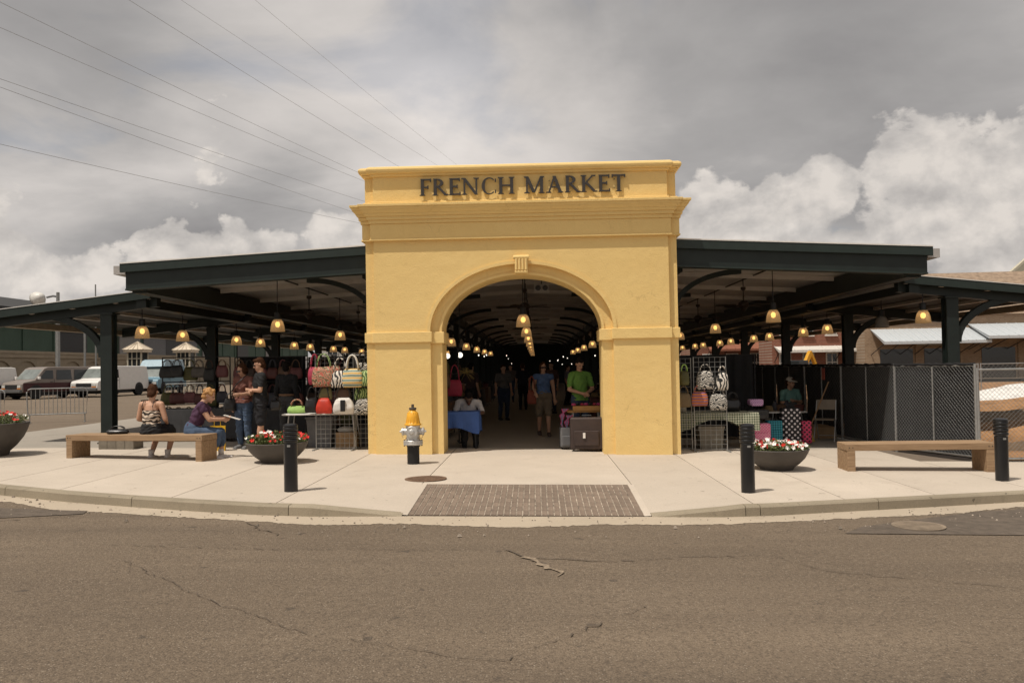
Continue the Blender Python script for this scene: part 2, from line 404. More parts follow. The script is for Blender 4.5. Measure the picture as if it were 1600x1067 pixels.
def fuse(mb, name, mat, parent, voxel=.012, smooth_it=4, fold=0.0):
    """one continuous surface from overlapping shapes"""
    me = mb.mesh(name+'_raw', fix=False); o = bpy.data.objects.new(name+'_raw', me); COL.objects.link(o)
    r = o.modifiers.new('r', 'REMESH'); r.mode = 'VOXEL'; r.voxel_size = voxel
    s_ = o.modifiers.new('s', 'SMOOTH'); s_.factor = .5; s_.iterations = smooth_it
    dg = bpy.context.evaluated_depsgraph_get(); dg.update()
    m2 = bpy.data.meshes.new_from_object(o.evaluated_get(dg)); m2.name = name
    bpy.data.objects.remove(o); bpy.data.meshes.remove(me)
    if fold:      # cloth folds: creases that run across the pull of the cloth
        import numpy as np
        n = len(m2.vertices); c = np.empty(n*3, 'f'); nr = np.empty(n*3, 'f'); m2.vertices.foreach_get('co', c); m2.vertices.foreach_get('normal', nr)
        c = c.reshape(-1, 3); nr = nr.reshape(-1, 3); x, y, z = c.T; q = len(name)*3.7 + mb.v[0][2]*9
        w = 1.7*np.sin(11*x + 7*z + q) + 1.3*np.sin(9*y - 6*z + 2*q)
        f_ = .6*np.sin(34*z + 9*x + 2.2*w + q)*np.sin(8*y + 13*x + w) + .3*np.sin(71*z - 23*x + 31*y + 3*w)
        m2.vertices.foreach_set('co', (c + nr*(fold*f_)[:, None]).ravel())
    m2.polygons.foreach_set('use_smooth', [True]*len(m2.polygons))
    m2.materials.clear(); m2.materials.append(mat)
    return link(name, m2, parent)

# ================================================================== GROUND
KP = [(-12.6, 2.5), (-12.2, .6), (-11, -1.3), (-9, -2.9), (-6.78, -4.07), (-5.66, -4.57), (-4.68, -4.92), (-3.75, -5.22), (-2.9, -5.45), (-2.3, -5.53), (-1.2, -5.5), (0, -5.5), (1.5, -5.48), (2.3, -5.47), (2.9, -5.36), (3.6, -5.14), (4.86, -4.76), (6.23, -4.33), (9, -3.45), (12, -2.5), (16, -1.3)]
def Yk(x):
    if x <= KP[0][0]: return KP[0][1]
    for (xa, ya), (xb, yb) in zip(KP, KP[1:]):
        if x <= xb: return ya + (yb-ya)*(x-xa)/(xb-xa)
    return KP[-1][1]
def Sz(x, y):
    ax = abs(x-.12); w = 1.0 if ax < 1.32 else max(0.0, 1-(ax-1.32)/1.1)
    t = max(0.0, min(1.0, (-3.75-y)/1.72))
    return G(x) - .108*t*w
def road_sheet():
    xs = [-700, -60, -9, 9, 60, 700]; ys = [-160, -12, -4, 4, 20, 80, 1200]
    vs = [(x, y, -.12+G(x)) for y in ys for x in xs]; n = len(xs)
    fs = [(j*n+i, j*n+i+1, (j+1)*n+i+1, (j+1)*n+i) for j in range(len(ys)-1) for i in range(n-1)]
    return struct(MB().add(vs, fs).build('road', ASPHALT))
road = road_sheet()
# older, darker asphalt patches laid over the road
PATCH = M('old_asphalt', (.118, .094, .073), .95, var=.25, scale=9, bump=.8, bscale=80)
def patch(pts, off=.004):
    vs = [(x, y, -.12+G(x)+off) for x, y in pts]
    return MB().add(vs, [tuple(range(len(vs)))]).build('asphalt_patch', PATCH, road)
patch([(-8.95, -3.6), (-8.95, -6.3), (-8, -6.0), (-5.9, -5.75), (-4.95, -5.42), (-5.0, -5.22), (-5.5, -5.16), (-6.6, -4.95), (-8, -4.2)], .0072)
patch([(3.3, -6.35), (3.6, -6.0), (4.4, -5.55), (5.3, -5.05), (7, -4.55), (8.95, -4.0), (8.95, -6.2), (7, -6.45), (5, -6.4)], .0076)
CRACK = M('crack_dirt', (.10, .078, .058), .95); CRACKT = M('crack_sand', (.225, .175, .125), .95, var=.5, scale=40)
def crack(pts, w, mat, jag=.03, off=.010):
    R_ = random.Random(len(pts)*7+int(w*1e4)); P_ = []
    for (a, b), (c, d) in zip(pts, pts[1:]):
        n = max(2, int(math.hypot(c-a, d-b)/.07))
        for i in range(n): t = i/n; P_.append((a+(c-a)*t + R_.uniform(-jag, jag), b+(d-b)*t + R_.uniform(-jag, jag)))
    vs = []
    for x, y in P_:
        ww = w*R_.uniform(.25, 1.2); vs += [(x-ww*.5, y-ww*.5, -.12+G(x)+off), (x+ww*.5, y+ww*.5, -.12+G(x)+off)]
    return MB().add(vs, [(2*i, 2*i+1, 2*i+3, 2*i+2) for i in range(len(P_)-1)]).build('crack', mat, road)
crack([(-.05, -7.15), (.12, -7.45), (.32, -7.75)], .02, CRACK); crack([(.12, -7.45), (.24, -7.62), (.30, -7.85), (.40, -7.98), (.43, -8.2)], .05, CRACKT, .035, .0104)
crack([(.2, -7.5), (.9, -7.6), (1.6, -7.4), (2.3, -7.35)], .016, CRACK); crack([(.05, -10.05), (.32, -9.7), (.75, -9.2), (1.1, -8.8)], .016, CRACK)
crack([(.05, -10.05), (-.4, -9.9), (-1.2, -9.6), (-2.2, -8.8), (-3.4, -7.6)], .006, CRACK); crack([(-2.9, -5.9), (-2.6, -6.3), (-2.3, -6.6)], .014, CRACK)
crack([(-4.95, -5.5), (-5.6, -5.85), (-7, -6.3)], .03, CRACK, .02)
crack([(2.3, -7.35), (2.6, -7.9), (4.4, -8.6)], .009, CRACK); crack([(-.05, -7.15), (-2.1, -7.2), (-4.2, -7.0)], .008, CRACK)
# gutter: pale concrete apron with a ragged asphalt edge
def gutter():
    vs = []; n = 0; x = -12.5
    while x < 15.9:
        yk = Yk(x) + .01; w = .42 + .17*mnoise.noise(Vector((x*.9, 1.7, 0))) + .07*mnoise.noise(Vector((x*5, 4, 0))) + .05*mnoise.noise(Vector((x*19, 9, 0)))
        if abs(x) < 3: w += .10*(1-abs(x)/3)
        vs += [(x, yk, -.112+G(x)), (x, yk-w, -.1165+G(x))]; n += 1; x += .03
    return struct(MB().add(vs, [(2*i, 2*i+1, 2*i+3, 2*i+2) for i in range(n-1)]).build('gutter', GUTTER))
gutter()
# grit and scraps washed into the gutter
def grit():
    R_ = random.Random(77); mb = MB()
    for i in range(420):
        x = R_.uniform(-8.5, 8.5); y = Yk(x) - R_.random()**1.6*1.1 - .03; z = -.112+G(x); r = R_.uniform(.004, .014)*(2.0 if R_.random() < .06 else 1)
        a = R_.uniform(0, 6.3); q = [(r*cos(a+k*1.57)*R_.uniform(.6, 1.2), r*sin(a+k*1.57)*R_.uniform(.6, 1.2)) for k in range(4)]
        vs = [(x+u, y+v_, z) for u, v_ in q] + [(x+u*.5, y+v_*.5, z+r*.8) for u, v_ in q]
        mb.add(vs, [(4, 5, 6, 7)] + [(k, (k+1) % 4, 4+(k+1) % 4, 4+k) for k in range(4)])
    o = mb.build('road_grit', M('grit', (.30, .25, .20), .9, var=.8, scale=3), None, fix=False); stuff(o); o['label'] = 'scattered grit and scraps along the gutter edge'; o['category'] = 'grit'
grit()
# kerb stones
kerb = bpy.data.objects.new('kerb', None); COL.objects.link(kerb); struct(kerb)
kj = [-12.4, -10.5, -8.6, -6.7, -4.62, -2.56, -1.28]; kj2 = [1.5, 2.55, 2.72, 4.2, 6.3, 8.4, 10.5, 12.6, 14.8]
for arr in (kj, kj2):
    for xa, xb in zip(arr, arr[1:]):
        n = max(3, int((xb-xa)/.12)); vs = []; xa += .004; xb -= .004
        for i in range(n+1):
            x = xa+(xb-xa)*i/n; y = Yk(x); zt = Sz(x, y+.1); zb = -.16+G(x)
            vs += [(x, y-.018, zb), (x, y-.005, zt-.018), (x, y+.015, zt+.001), (x, y+.15, zt+.002), (x, y+.15, zb)]
        fs = [(5*i+k, 5*i+k+1, 5*i+k+6, 5*i+k+5) for i in range(n) for k in range(4)] + [(0, 1, 2, 3, 4), tuple(5*n+k for k in (4, 3, 2, 1, 0))]
        MB().add(vs, fs).build('kerb_stone', KERB, kerb)
# pavement: dark bed and separate slabs with open joints
def bed():
    vs = []; xs = [-12.5+.5*i for i in range(57)]
    for x in xs: vs += [(x, Yk(x)+.1, Sz(x, Yk(x)+.1)-.022), (x, -3.7, Sz(x, -3.7)-.022), (x, 1.3, G(x)-.022)]
    fs = [(3*i+k, 3*i+k+1, 3*i+k+4, 3*i+k+3) for i in range(len(xs)-1) for k in range(2) if not (-1.6 < xs[i] < 1.7 and k == 0)]
    return struct(MB().add(vs, fs).build('sidewalk', JOINT))
sidewalk = bed()
xj = [-12.5, -10.2, -8.6, -7.12, -5.85, -4.14, -2.76, -1.3, 1.48, 2.68, 3.83, 5.05, 6.5, 8.2, 10, 12, 14.5]
def slab(xa, xb, front, back, nx=8, ny=14):
    xa += .006; xb -= .006; vs = []
    for j in range(ny+1):
        for i in range(nx+1):
            x = xa+(xb-xa)*i/nx; f = front(x); y = f+(back-f)*j/ny; vs.append((x, y, Sz(x, y)))
    n = nx+1; fs = [(j*n+i, j*n+i+1, (j+1)*n+i+1, (j+1)*n+i) for j in range(ny) for i in range(nx)]
    rim = [i for i in range(n)] + [j*n+nx for j in range(1, ny+1)] + [ny*n+i for i in range(nx-1, -1, -1)] + [j*n for j in range(ny-1, 0, -1)]
    o = len(vs); vs += [(vs[i][0], vs[i][1], vs[i][2]-.02) for i in rim]; m = len(rim)
    fs += [(rim[i], o+i, o+(i+1) % m, rim[(i+1) % m]) for i in range(m)]
    return MB().add(vs, fs).build('slab', CONC, sidewalk)
for xa, xb in zip(xj, xj[1:]):
    if xa == -1.3: slab(xa, xb, lambda x: -3.745, 1.1, 10, 8); continue
    slab(xa, xb, lambda x: Yk(x)+.153, 1.1 if xb < 7.5 else -.95)
# kerb ramp of ribbed brown pavers, laid in courses between pale concrete cheeks
PAV = [M('paver_%d' % i, c, .9, var=.3, scale=25, bump=.5, bscale=60) for i, c in enumerate([(.195, .147, .112), (.215, .163, .124), (.178, .135, .103)])]
GROUT = M('paver_grout', (.32, .27, .215), .95, var=.75, scale=9)
ramp_o = struct(MB().add([(-1.27, -3.75, Sz(0, -3.75)-.005+.02), (1.46, -3.75, Sz(0, -3.75)-.005-.023), (1.46, -5.44, Sz(0, -5.44)-.005-.023), (-1.27, -5.44, Sz(0, -5.44)-.005+.02)], [(0, 1, 2, 3)]).build('ramp', GROUT))
def paver_mesh(mat):
    mb = MB(); w, d, h = .0600, .2095, .026
    mb.box(-w/2, w/2, -d/2, d/2, -h, 0); me = mb.mesh('paver'); me.materials.append(mat); return me
pm = [paver_mesh(m) for m in PAV]
tilt = math.atan(.108/1.72)
R2 = random.Random(3)
ncol = 37
for c in range(ncol):
    x = -1.19 + c*(2.58/(ncol-1))
    for r in range(8):
        y = -3.865 - r*.2105
        x2 = x + .0 ; o = link('paver', pm[R2.randrange(3)], ramp_o)
        o.location = (x2 + R2.uniform(-.002, .002), y, Sz(.1, y) + G(x2) - G(.1) + R2.uniform(-.0008, .0010)); o.rotation_euler = (tilt, .016, 0)
def cheek(xa, xb):
    vs = []
    for j in range(9):
        y = -3.75 - 1.72*j/8; vs += [(xa, y, Sz(xa, y)+.001), (xb, y, Sz(xb, y)+.001)]
    MB().add(vs, [(2*j, 2*j+1, 2*j+3, 2*j+2) for j in range(8)]).build('ramp_cheek', CONC, ramp_o)
cheek(-1.31, -1.225); cheek(1.425, 1.50)
# hall floor, side pavement, building plot
def flat(name, x0, x1, y0, y1, off, mat, nx=8):
    vs = []; 
    for i in range(nx+1):
        x = x0+(x1-x0)*i/nx; vs += [(x, y0, G(x)+off), (x, y1, G(x)+off)]
    return struct(MB().add(vs, [(2*i, 2*i+2, 2*i+3, 2*i+1) for i in range(nx)]).build(name, mat))
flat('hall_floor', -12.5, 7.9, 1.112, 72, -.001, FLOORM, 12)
DIRT = M('orange_dirt', (.27, .145, .065), .95, var=.45, scale=1.6, bump=.9, bscale=7)
flat('dirt_ground', 7.9, 75, -.93, 46, .02, DIRT)
def manhole(name, label, x, y, z, r, mat, parent_ring=True):
    t = thing(name, label, 'manhole cover', (x, y, z))
    MB().lathe([(r*.9, .0), (r*1.0, .0), (r*1.0, .010), (r*.9, .010)], 40).build('rim', mat, t)
    MB().lathe([(1e-5, .006), (r*.89, .006)], 40).build('plate', mat, t)
    mb = MB(); n = 9
    for i in range(n):
        yy = -r*.8 + 1.6*r*i/(n-1); w = math.sqrt(max(.01, (r*.86)**2-yy*yy)); mb.box(-w, w, yy-.012, yy+.012, .006, .0125)
    mb.build('rib', mat, t)
    return t
IRON = M('rusty_iron', (.16, .10, .065), .8, .2, var=.35, scale=14)
manhole('manhole_cover', 'rusty round manhole cover set in the pavement beside the ribbed ramp', -1.31, -3.27, G(-1.31)+.002, .29, IRON)
manhole('manhole_cover', 'worn round manhole cover at the gutter edge on the right of the road', 4.2, -5.97, G(4.2)-.112, .26, M('road_iron', (.21, .165, .12), .85, .1, var=.3))

# ================================================================== GATE
gate = thing('market_gate', 'yellow stucco archway gate with cornice and dark raised market lettering', 'gateway', (0, 0, 0))
def arch_poly(hw, top, a, spring, b, z0=-.12, n=40):
    pts = [(-hw, z0), (-hw, top), (hw, top), (hw, z0), (a, z0)]
    for i in range(n+1):
        t = pi*i/n; pts.append((a*cos(t), spring + b*sin(t)))
    pts.append((-a, z0)); return pts
SPR = 2.2
def arch_wall(name, hw, top, a, b, y0, y1):
    # front/back faces as strips so that the arch is clean
    n = 40; mb = MB(); xs = [-hw, -a] + [-a*cos(pi*i/n) for i in range(1, n)] + [a, hw]
    def under(x): return -.12 if abs(x) >= a-1e-6 else SPR + b*math.sqrt(max(0, 1-(x/a)**2))
    up = [-.12, SPR] + [SPR + b*sin(pi*i/n) for i in range(1, n)] + [SPR, -.12]
    # piers
    mb.box(-hw, -a, y0, y1, -.12, SPR); mb.box(a, hw, y0, y1, -.12, SPR)
    pts = [(-a*cos(pi*i/n), SPR + b*sin(pi*i/n)) for i in range(n+1)]
    poly = [(-hw, SPR), (-hw, top), (hw, top), (hw, SPR)] + [(x, z) for x, z in reversed(pts)]
    # strips above the arch
    vs = []; fs = []
    cols = [(-hw, SPR)] + pts + [(hw, SPR)]
    for x, z in cols: vs += [(x, y0, z), (x, y0, top), (x, y1, z), (x, y1, top)]
    for i in range(len(cols)-1):
        k = 4*i; fs += [(k, k+4, k+5, k+1), (k+2, k+3, k+7, k+6), (k, k+2, k+6, k+4), (k+1, k+5, k+7, k+3)]
    fs += [(0, 1, 3, 2), (len(vs)-4, len(vs)-2, len(vs)-1, len(vs)-3)]
    mb.add(vs, fs)
    return mb.build(name, STUCCO, gate)
arch_wall('front_wall', 2.63, 5.02, 1.63, 1.19, 0.0, .085)
arch_wall('back_wall', 2.79, 5.015, 1.43, 1.0, .085, .80)
def ring_layers(layers, name):
    mb = MB()
    for z0, z1, d in layers:
        mb.box(-2.63-d, 2.63+d, -d, .09, z0, z1); mb.box(-2.79-d, 2.79+d, .085-d-.003, .80+d, z0+.002, z1-.002)
    return mb.build(name, STUCCO, gate, bevel=.008)
ring_layers([(3.86, 4.15, .05)], 'frieze'); ring_layers([(3.845, 3.875, .065)], 'frieze_bead')
def ring_frustum(layers, name):
    mb = MB()
    for z0, z1, d0, d1 in layers:
        for hx, y0, y1, e in ((2.63, 0, .09, 0), (2.79, .082, .80, 1)):
            vs = []
            for z, d in ((z0+.001*e, d0), (z1-.001*e, d1)): vs += [(-hx-d, y0-d, z), (hx+d, y0-d, z), (hx+d, y1+d*e, z), (-hx-d, y1+d*e, z)]
            mb.add(vs, [(0, 3, 2, 1), (4, 5, 6, 7), (0, 1, 5, 4), (1, 2, 6, 5), (2, 3, 7, 6), (3, 0, 4, 7)])
    return mb.build(name, STUCCO, gate, bevel=.006)
ring_frustum([(4.15, 4.215, .07, .075), (4.215, 4.275, .10, .105), (4.275, 4.325, .12, .15), (4.325, 4.385, .15, .20), (4.385, 4.43, .20, .218), (4.43, 4.475, .235, .238)], 'cornice')
ring_layers([(4.475, 4.55, .03)], 'parapet_base')
ring_frustum([(5.0, 5.045, .03, .05), (5.045, 5.075, .075, .095), (5.075, 5.115, .095, .105), (5.115, 5.15, .105, .09), (5.15, 5.172, .09, .05)], 'coping')
# impost bands wrap pier and inner order
for s in (-1, 1):
    mb = MB(); xa, xb = sorted((s*1.60, s*2.665)); mb.box(xa, xb, -.04, .09, 2.02, 2.21); mb.build('impost_band', STUCCO, gate, bevel=.01)
    mb = MB(); xa, xb = sorted((s*1.39, s*1.655)); mb.box(xa, xb, .03, .83, 2.0, 2.205); mb.build('impost_block', STUCCO, gate, bevel=.01)
    mb = MB(); xa, xb = sorted((s*2.6, s*2.82)); mb.box(xa, xb, .05, .83, 2.023, 2.207); mb.build('impost_return', STUCCO, gate, bevel=.01)
# raised moulding round the arch
def arch_ring(a0, b0, a1, b1, y0, y1, name):
    n = 48; vs = []
    for i in range(n+1):
        t = pi*i/n; c, s_ = cos(t), sin(t)
        vs += [(a0*c, y0, SPR+b0*s_), (a1*c, y0, SPR+b1*s_), (a1*c, y1, SPR+b1*s_), (a0*c, y1, SPR+b0*s_)]
    fs = [(4*i+k, 4*i+(k+1) % 4, 4*i+4+(k+1) % 4, 4*i+4+k) for i in range(n) for k in range(4)] + [(0, 1, 2, 3), tuple(4*n+k for k in (3, 2, 1, 0))]
    return MB().add(vs, fs).build(name, STUCCO, gate)
arch_ring(1.632, 1.192, 1.69, 1.25, -.022, .02, 'archivolt'); arch_ring(1.432, 1.002, 1.475, 1.045, .058, .1, 'inner_moulding')
mb = MB()
mb.box(-.10, .13, -.09, .2, 3.22, 3.50)
for i in range(4):
    x = -.0725 + i*.0575; mb.tube((x, -.09, 3.27), (x, -.09, 3.47), .024, .027, 10)
mb.tube((-.125, -.075, 3.495), (.155, -.075, 3.495), .04, n=12); mb.tube((-.10, -.075, 3.235), (.13, -.075, 3.235), .028, n=12)
mb.build('keystone', STUCCO, gate, bevel=.006)
# raised letters, built stroke by stroke
GL = {
 'F': (.60, [('v', .16, 0, 1, .165), ('h', .16, .62, .955, .09), ('h', .16, .47, .50, .08), ('s', .16, 0), ('s', .16, 1, .7), ('t', .60, .955, -1), ('t', .46, .50, 0)]),
 'R': (.78, [('v', .16, 0, 1, .165), ('bowl', .16, .52, .5, 1), ('d', .33, .50, .74, .0, .165), ('s', .16, 0), ('s', .16, 1, .7), ('s', .76, 0, .8)]),
 'E': (.64, [('v', .16, 0, 1, .165), ('h', .16, .62, .955, .09), ('h', .16, .50, .51, .105), ('h', .16, .64, .045, .09), ('s', .16, 0, .8), ('s', .16, 1, .7), ('t', .60, .955, -1), ('t', .48, .51, 0), ('t', .63, .045, 1)]),
 'N': (.92, [('v', .14, 0, 1, .095), ('v', .78, 0, 1, .095), ('d', .12, 1, .78, 0, .175), ('s', .14, 0), ('s', .08, 1, .7), ('s', .78, 1)]),
 'C': (.84, [('arc', .46, .5, .40, .5), ('t', .80, .86, -1), ('t', .80, .13, 1)]),
 'H': (.90, [('v', .16, 0, 1, .165), ('v', .74, 0, 1, .165), ('h', .16, .74, .51, .085), ('s', .16, 0), ('s', .16, 1), ('s', .74, 0), ('s', .74, 1)]),
 'M': (1.10, [('v', .15, 0, 1, .095), ('v', .93, 0, 1, .165), ('d', .15, 1, .52, .05, .175), ('d', .91, 1, .54, .05, .095), ('s', .15, 0), ('s', .93, 0), ('s', .10, 1, .7), ('s', .97, 1, .7)]),
 'A': (.88, [('d', .13, 0, .44, 1, .095), ('d', .76, 0, .42, 1, .175), ('h', .26, .62, .34, .075), ('s', .12, 0), ('s', .76, 0)]),
 'K': (.82, [('v', .16, 0, 1, .165), ('d', .20, .48, .66, 1, .105), ('d', .30, .56, .76, 0, .175), ('s', .16, 0), ('s', .16, 1), ('s', .68, 1, .8), ('s', .78, 0, .8)]),
 'T': (.78, [('v', .39, 0, 1, .165), ('h', .06, .72, .955, .09), ('s', .39, 0), ('t', .06, .955, -1), ('t', .72, .955, -1)]),
}
def letter_mesh(ch):
    mb = MB(); k = 0
    def quad(p, d):
        cx_ = sum(a for a, b in p)/len(p); mb.prism([(cx_+(a-cx_)*1.0, b) for a, b in p], -.03-d*.0007, .0)
    for st in GL[ch][1]:
        k += 1
        if st[0] == 'v':
            _, x, a, b, w = st; quad([(x-w/2, a), (x+w/2, a), (x+w/2, b), (x-w/2, b)], k)
        elif st[0] == 'h':
            _, a, b, z, w = st; quad([(a, z-w/2), (b, z-w/2), (b, z+w/2), (a, z+w/2)], k)
        elif st[0] == 'd':
            _, x0, z0, x1, z1, w = st; quad([(x0-w/2, z0), (x0+w/2, z0), (x1+w/2, z1), (x1-w/2, z1)], k)
        elif st[0] == 's':
            x, z = st[1], st[2]; q = st[3] if len(st) > 3 else 1; s_ = 1 if z == 0 else -1
            quad([(x-.16*q, z), (x+.16*q, z), (x+.15*q, z+s_*.035), (x+.07, z+s_*.075), (x-.07, z+s_*.075), (x-.15*q, z+s_*.035)], k)
        elif st[0] == 't':
            _, x, z, dd = st
            a, b = (z-.13, z+.06) if dd == -1 else ((z-.06, z+.13) if dd == 1 else (z-.1, z+.1)); quad([(x-.035, a), (x+.03, a), (x+.03, b), (x-.035, b)], k)
        elif st[0] in ('bowl', 'arc'):
            n = 18; ring = []
            if st[0] == 'bowl':
                _, x, rx, z0, z1 = st; cz = (z0+z1)/2; rz_ = (z1-z0)/2
                ang = [(-pi/2 + pi*i/n) for i in range(n+1)]
                for t in ang: ring.append(((x+.08+(rx-.16)*max(0, cos(t))*1.0, cz+rz_*sin(t)), (x+.08+(rx-.16-.165)*max(0, cos(t)), cz+(rz_-.075)*sin(t))))
            else:
                _, x, z, rx, rz_ = st
                ang = [rad(48)+rad(264)*i/n for i in range(n+1)]
                for t in ang:
                    th = .06+.11*max(0, -cos(t)); ring.append(((x+rx*cos(t), z+rz_*1.02*sin(t)), (x+(rx-th)*cos(t), z+(rz_*1.02-.06-.02*max(0, -cos(t)))*sin(t))))
            vs = []; fs = []
            for (a, b) in ring: vs += [(a[0], -.03-k*.0007, a[1]), (b[0], -.03-k*.0007, b[1]), (b[0], 0, b[1]), (a[0], 0, a[1])]
            for i in range(n): fs += [(4*i+j, 4*i+(j+1) % 4, 4*i+4+(j+1) % 4, 4*i+4+j) for j in range(4)]
            fs += [(0, 1, 2, 3), (4*n+3, 4*n+2, 4*n+1, 4*n)]
            mb.add(vs, fs)
    return mb
word = 'FRENCH MARKET'; adv = []; x = 0
for ch in word:
    if ch == ' ': x += .42; continue
    adv.append((ch, x)); x += GL[ch][0] + .085
tot = x - .085; hgt = .30; sx = 3.68/tot
for ch, x in adv:
    mb = letter_mesh(ch); mb.v = [(v[0]*sx, v[1]*1.0, v[2]*hgt) for v in mb.v]
    o = mb.build('letter', LETTER, gate); o.location = (-1.78 + x*sx, -.030, 4.635); o['label'] = 'dark raised letter ' + ch
    for px_, pz_ in ((.16, .25), (.16, .75)):
        MB().tube((px_*sx, -.005, pz_*hgt), (px_*sx, .035, pz_*hgt), .008, n=6).build('stud', LETTER, o)

# ================================================================== MARKET HALL
hall = thing('market_hall', 'long open market hall with dark green steel columns and stepped roofs', 'building', (0, 2, 0))
hall.location = (0, 0, 0)
BAY, Y0, NB = 5.5, 2.1, 12
YE = Y0 + BAY*(NB-1) + 2
def rz_top(x): return 3.93 - .0503*abs(x)
# high roof deck
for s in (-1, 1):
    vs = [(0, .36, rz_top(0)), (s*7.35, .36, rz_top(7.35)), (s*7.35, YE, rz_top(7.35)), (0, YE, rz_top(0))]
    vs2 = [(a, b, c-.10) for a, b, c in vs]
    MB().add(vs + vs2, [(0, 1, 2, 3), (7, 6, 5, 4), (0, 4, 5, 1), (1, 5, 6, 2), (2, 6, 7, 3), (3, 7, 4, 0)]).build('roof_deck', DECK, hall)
    # front fascia : deep beam and projecting trim
    def slope_bar(xa, xb, y0, y1, dz0, dz1, name, mat):
        vs = []
        for x in (xa, xb):
            for y in (y0, y1):
                for d in (dz0, dz1): vs.append((s*x, y, rz_top(x)+d))
        return MB().add(vs, [(0, 1, 3, 2), (4, 6, 7, 5), (0, 2, 6, 4), (1, 5, 7, 3), (0, 4, 5, 1), (2, 3, 7, 6)]).build(name, mat, hall)
    slope_bar(2.6, 7.32, .36, .56, -.47, -.104, 'fascia_beam', GREEN)
    slope_bar(2.6, 7.40, .29, .357, -.135, .02, 'fascia_trim', GREENB)
    slope_bar(2.6, 7.40, .28, .40, .022, .045, 'bright_edge', WHITEM)
    slope_bar(2.6, 7.32, .33, .357, -.47, -.44, 'beam_flange', GREENB)
    # gutter end stub outside the fascia
    mb = MB(); x0, x1 = sorted((s*7.36, s*7.58)); mb.box(x0, x1, .42, YE, 3.40, 3.56); mb.build('eave_gutter', M('eave_zinc', (.42, .40, .38), .5, .3), hall)
    # edge girder and clerestory band
    mb = MB(); x0, x1 = sorted((s*7.02, s*7.30)); mb.box(x0, x1, .565, YE, 3.06, 3.452); mb.build('edge_girder', GREEN, hall)
    # purlins under the deck, one each 1.83 m
    y = 1.4
    while y < YE-1:
        slope_bar(.02, 7.0, y, y+.05, -.21, -.104, 'purlin', STRIP if (int(y*10) % 3) else DECK); y += 2.75
    # conduit down each side
    MB().tube((s*5.2, .6, 3.53), (s*5.2, YE, 3.53), .018, n=6).build('conduit', DARKMET, hall)
    # low roof
    def lz(x): return 3.20 - .108*(abs(x)-7.6)
    vs = [(s*7.3, 1.86, lz(7.3)), (s*11.1, 1.86, lz(11.1)), (s*11.1, YE, lz(11.1)), (s*7.3, YE, lz(7.3))]
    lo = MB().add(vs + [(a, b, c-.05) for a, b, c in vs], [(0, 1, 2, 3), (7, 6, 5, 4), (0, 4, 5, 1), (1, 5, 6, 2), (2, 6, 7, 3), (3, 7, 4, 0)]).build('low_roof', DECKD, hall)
    def lbar(xa, xb, y0, y1, d0, d1, name, mat, par=None):
        vs = [(s*x, y, lz(x)+d) for x in (xa, xb) for y in (y0, y1) for d in (d0, d1)]
        return MB().add(vs, [(0, 1, 3, 2), (4, 6, 7, 5), (0, 2, 6, 4), (1, 5, 7, 3), (0, 4, 5, 1), (2, 3, 7, 6)]).build(name, mat, par or hall)
    lbar(7.55, 11.1, 1.80, 1.858, -.13, .03, 'edge_trim', GREENB, lo); lbar(7.55, 11.1, 1.79, 1.90, .032, .045, 'bright_edge', WHITEM, lo)  # white strip stands in for the sunlit top edge of the roof
    for k in range(NB):
        yb = Y0 + BAY*k
        lbar(7.5, 11.0, yb-.09, yb+.09, -.29, -.052, 'rafter', GREEN, lo)
    for x in (7.62, 8.3, 9.2, 10.05):
        lbar(x, x+.07, 1.92, YE, -.125, -.052, 'purlin', STRIP, lo)
    for x in (7.66,): lbar(x, x+.2, 1.87, YE, -.30, -.127, 'edge_beam', GREEN, lo)
    mb = MB(); x0, x1 = sorted((s*11.0, s*11.2)); mb.box(x0, x1, 1.9, YE, 2.60, 2.74); mb.build('eave_gutter', M('eave_tan', (.36, .30, .22), .6), lo)
    # nave girder
    mb = MB(); x0, x1 = sorted((s*2.85, s*3.05)); mb.box(x0, x1, 1.0, YE, 3.30, 3.62); mb.build('nave_girder', GREEN, hall)
# columns with plates, and curved brackets
def column_mesh(h, w=.235):
    mb = MB(); t = .03
    mb.box(-w/2, w/2, -w/2, -w/2+t, 0, h); mb.box(-w/2, w/2, w/2-t, w/2, 0, h); mb.box(-w/2+.035, w/2-.035, -w/2+t, w/2-t, 0, h)
    mb.box(-w/2-.05, w/2+.05, -w/2-.05, w/2+.05, -.02, .03); mb.box(-w/2-.04, w/2+.04, -w/2-.04, w/2+.04, h-.035, h-.002)
    me = mb.mesh('column'); me.materials.append(GREEN); return me
def bracket_mesh(pts, w=.13, th=.10):
    vs = []
    for i, (x, z) in enumerate(pts):
        a = pts[max(0, i-1)]; b = pts[min(len(pts)-1, i+1)]; d = Vector((b[0]-a[0], b[1]-a[1])).normalized(); n = Vector((-d.y, d.x))*th/2
        vs += [(x+n.x, -w/2, z+n.y), (x-n.x, -w/2, z-n.y), (x-n.x, w/2, z-n.y), (x+n.x, w/2, z+n.y)]
    m = len(pts)-1; fs = [(4*i+k, 4*i+(k+1) % 4, 4*i+4+(k+1) % 4, 4*i+4+k) for i in range(m) for k in range(4)] + [(0, 1, 2, 3), (4*m+3, 4*m+2, 4*m+1, 4*m)]
    me = MB().add(vs, fs).mesh('bracket'); me.materials.append(GREEN); return me
cm_o = column_mesh(3.05); cm_n = column_mesh(3.4, .20)
def qarc(x0, z0, dx, dz, n=12): return [(x0 + dx*(1-cos(pi/2*i/n)), z0 + dz*sin(pi/2*i/n)) for i in range(n+1)]
br_out = bracket_mesh(qarc(.12, 1.88, 1.42, .88), .14, .125); br_nave = bracket_mesh(qarc(-.1, 2.55, -1.62, .93)); br_side = bracket_mesh(qarc(.1, 2.6, 1.36, .80))
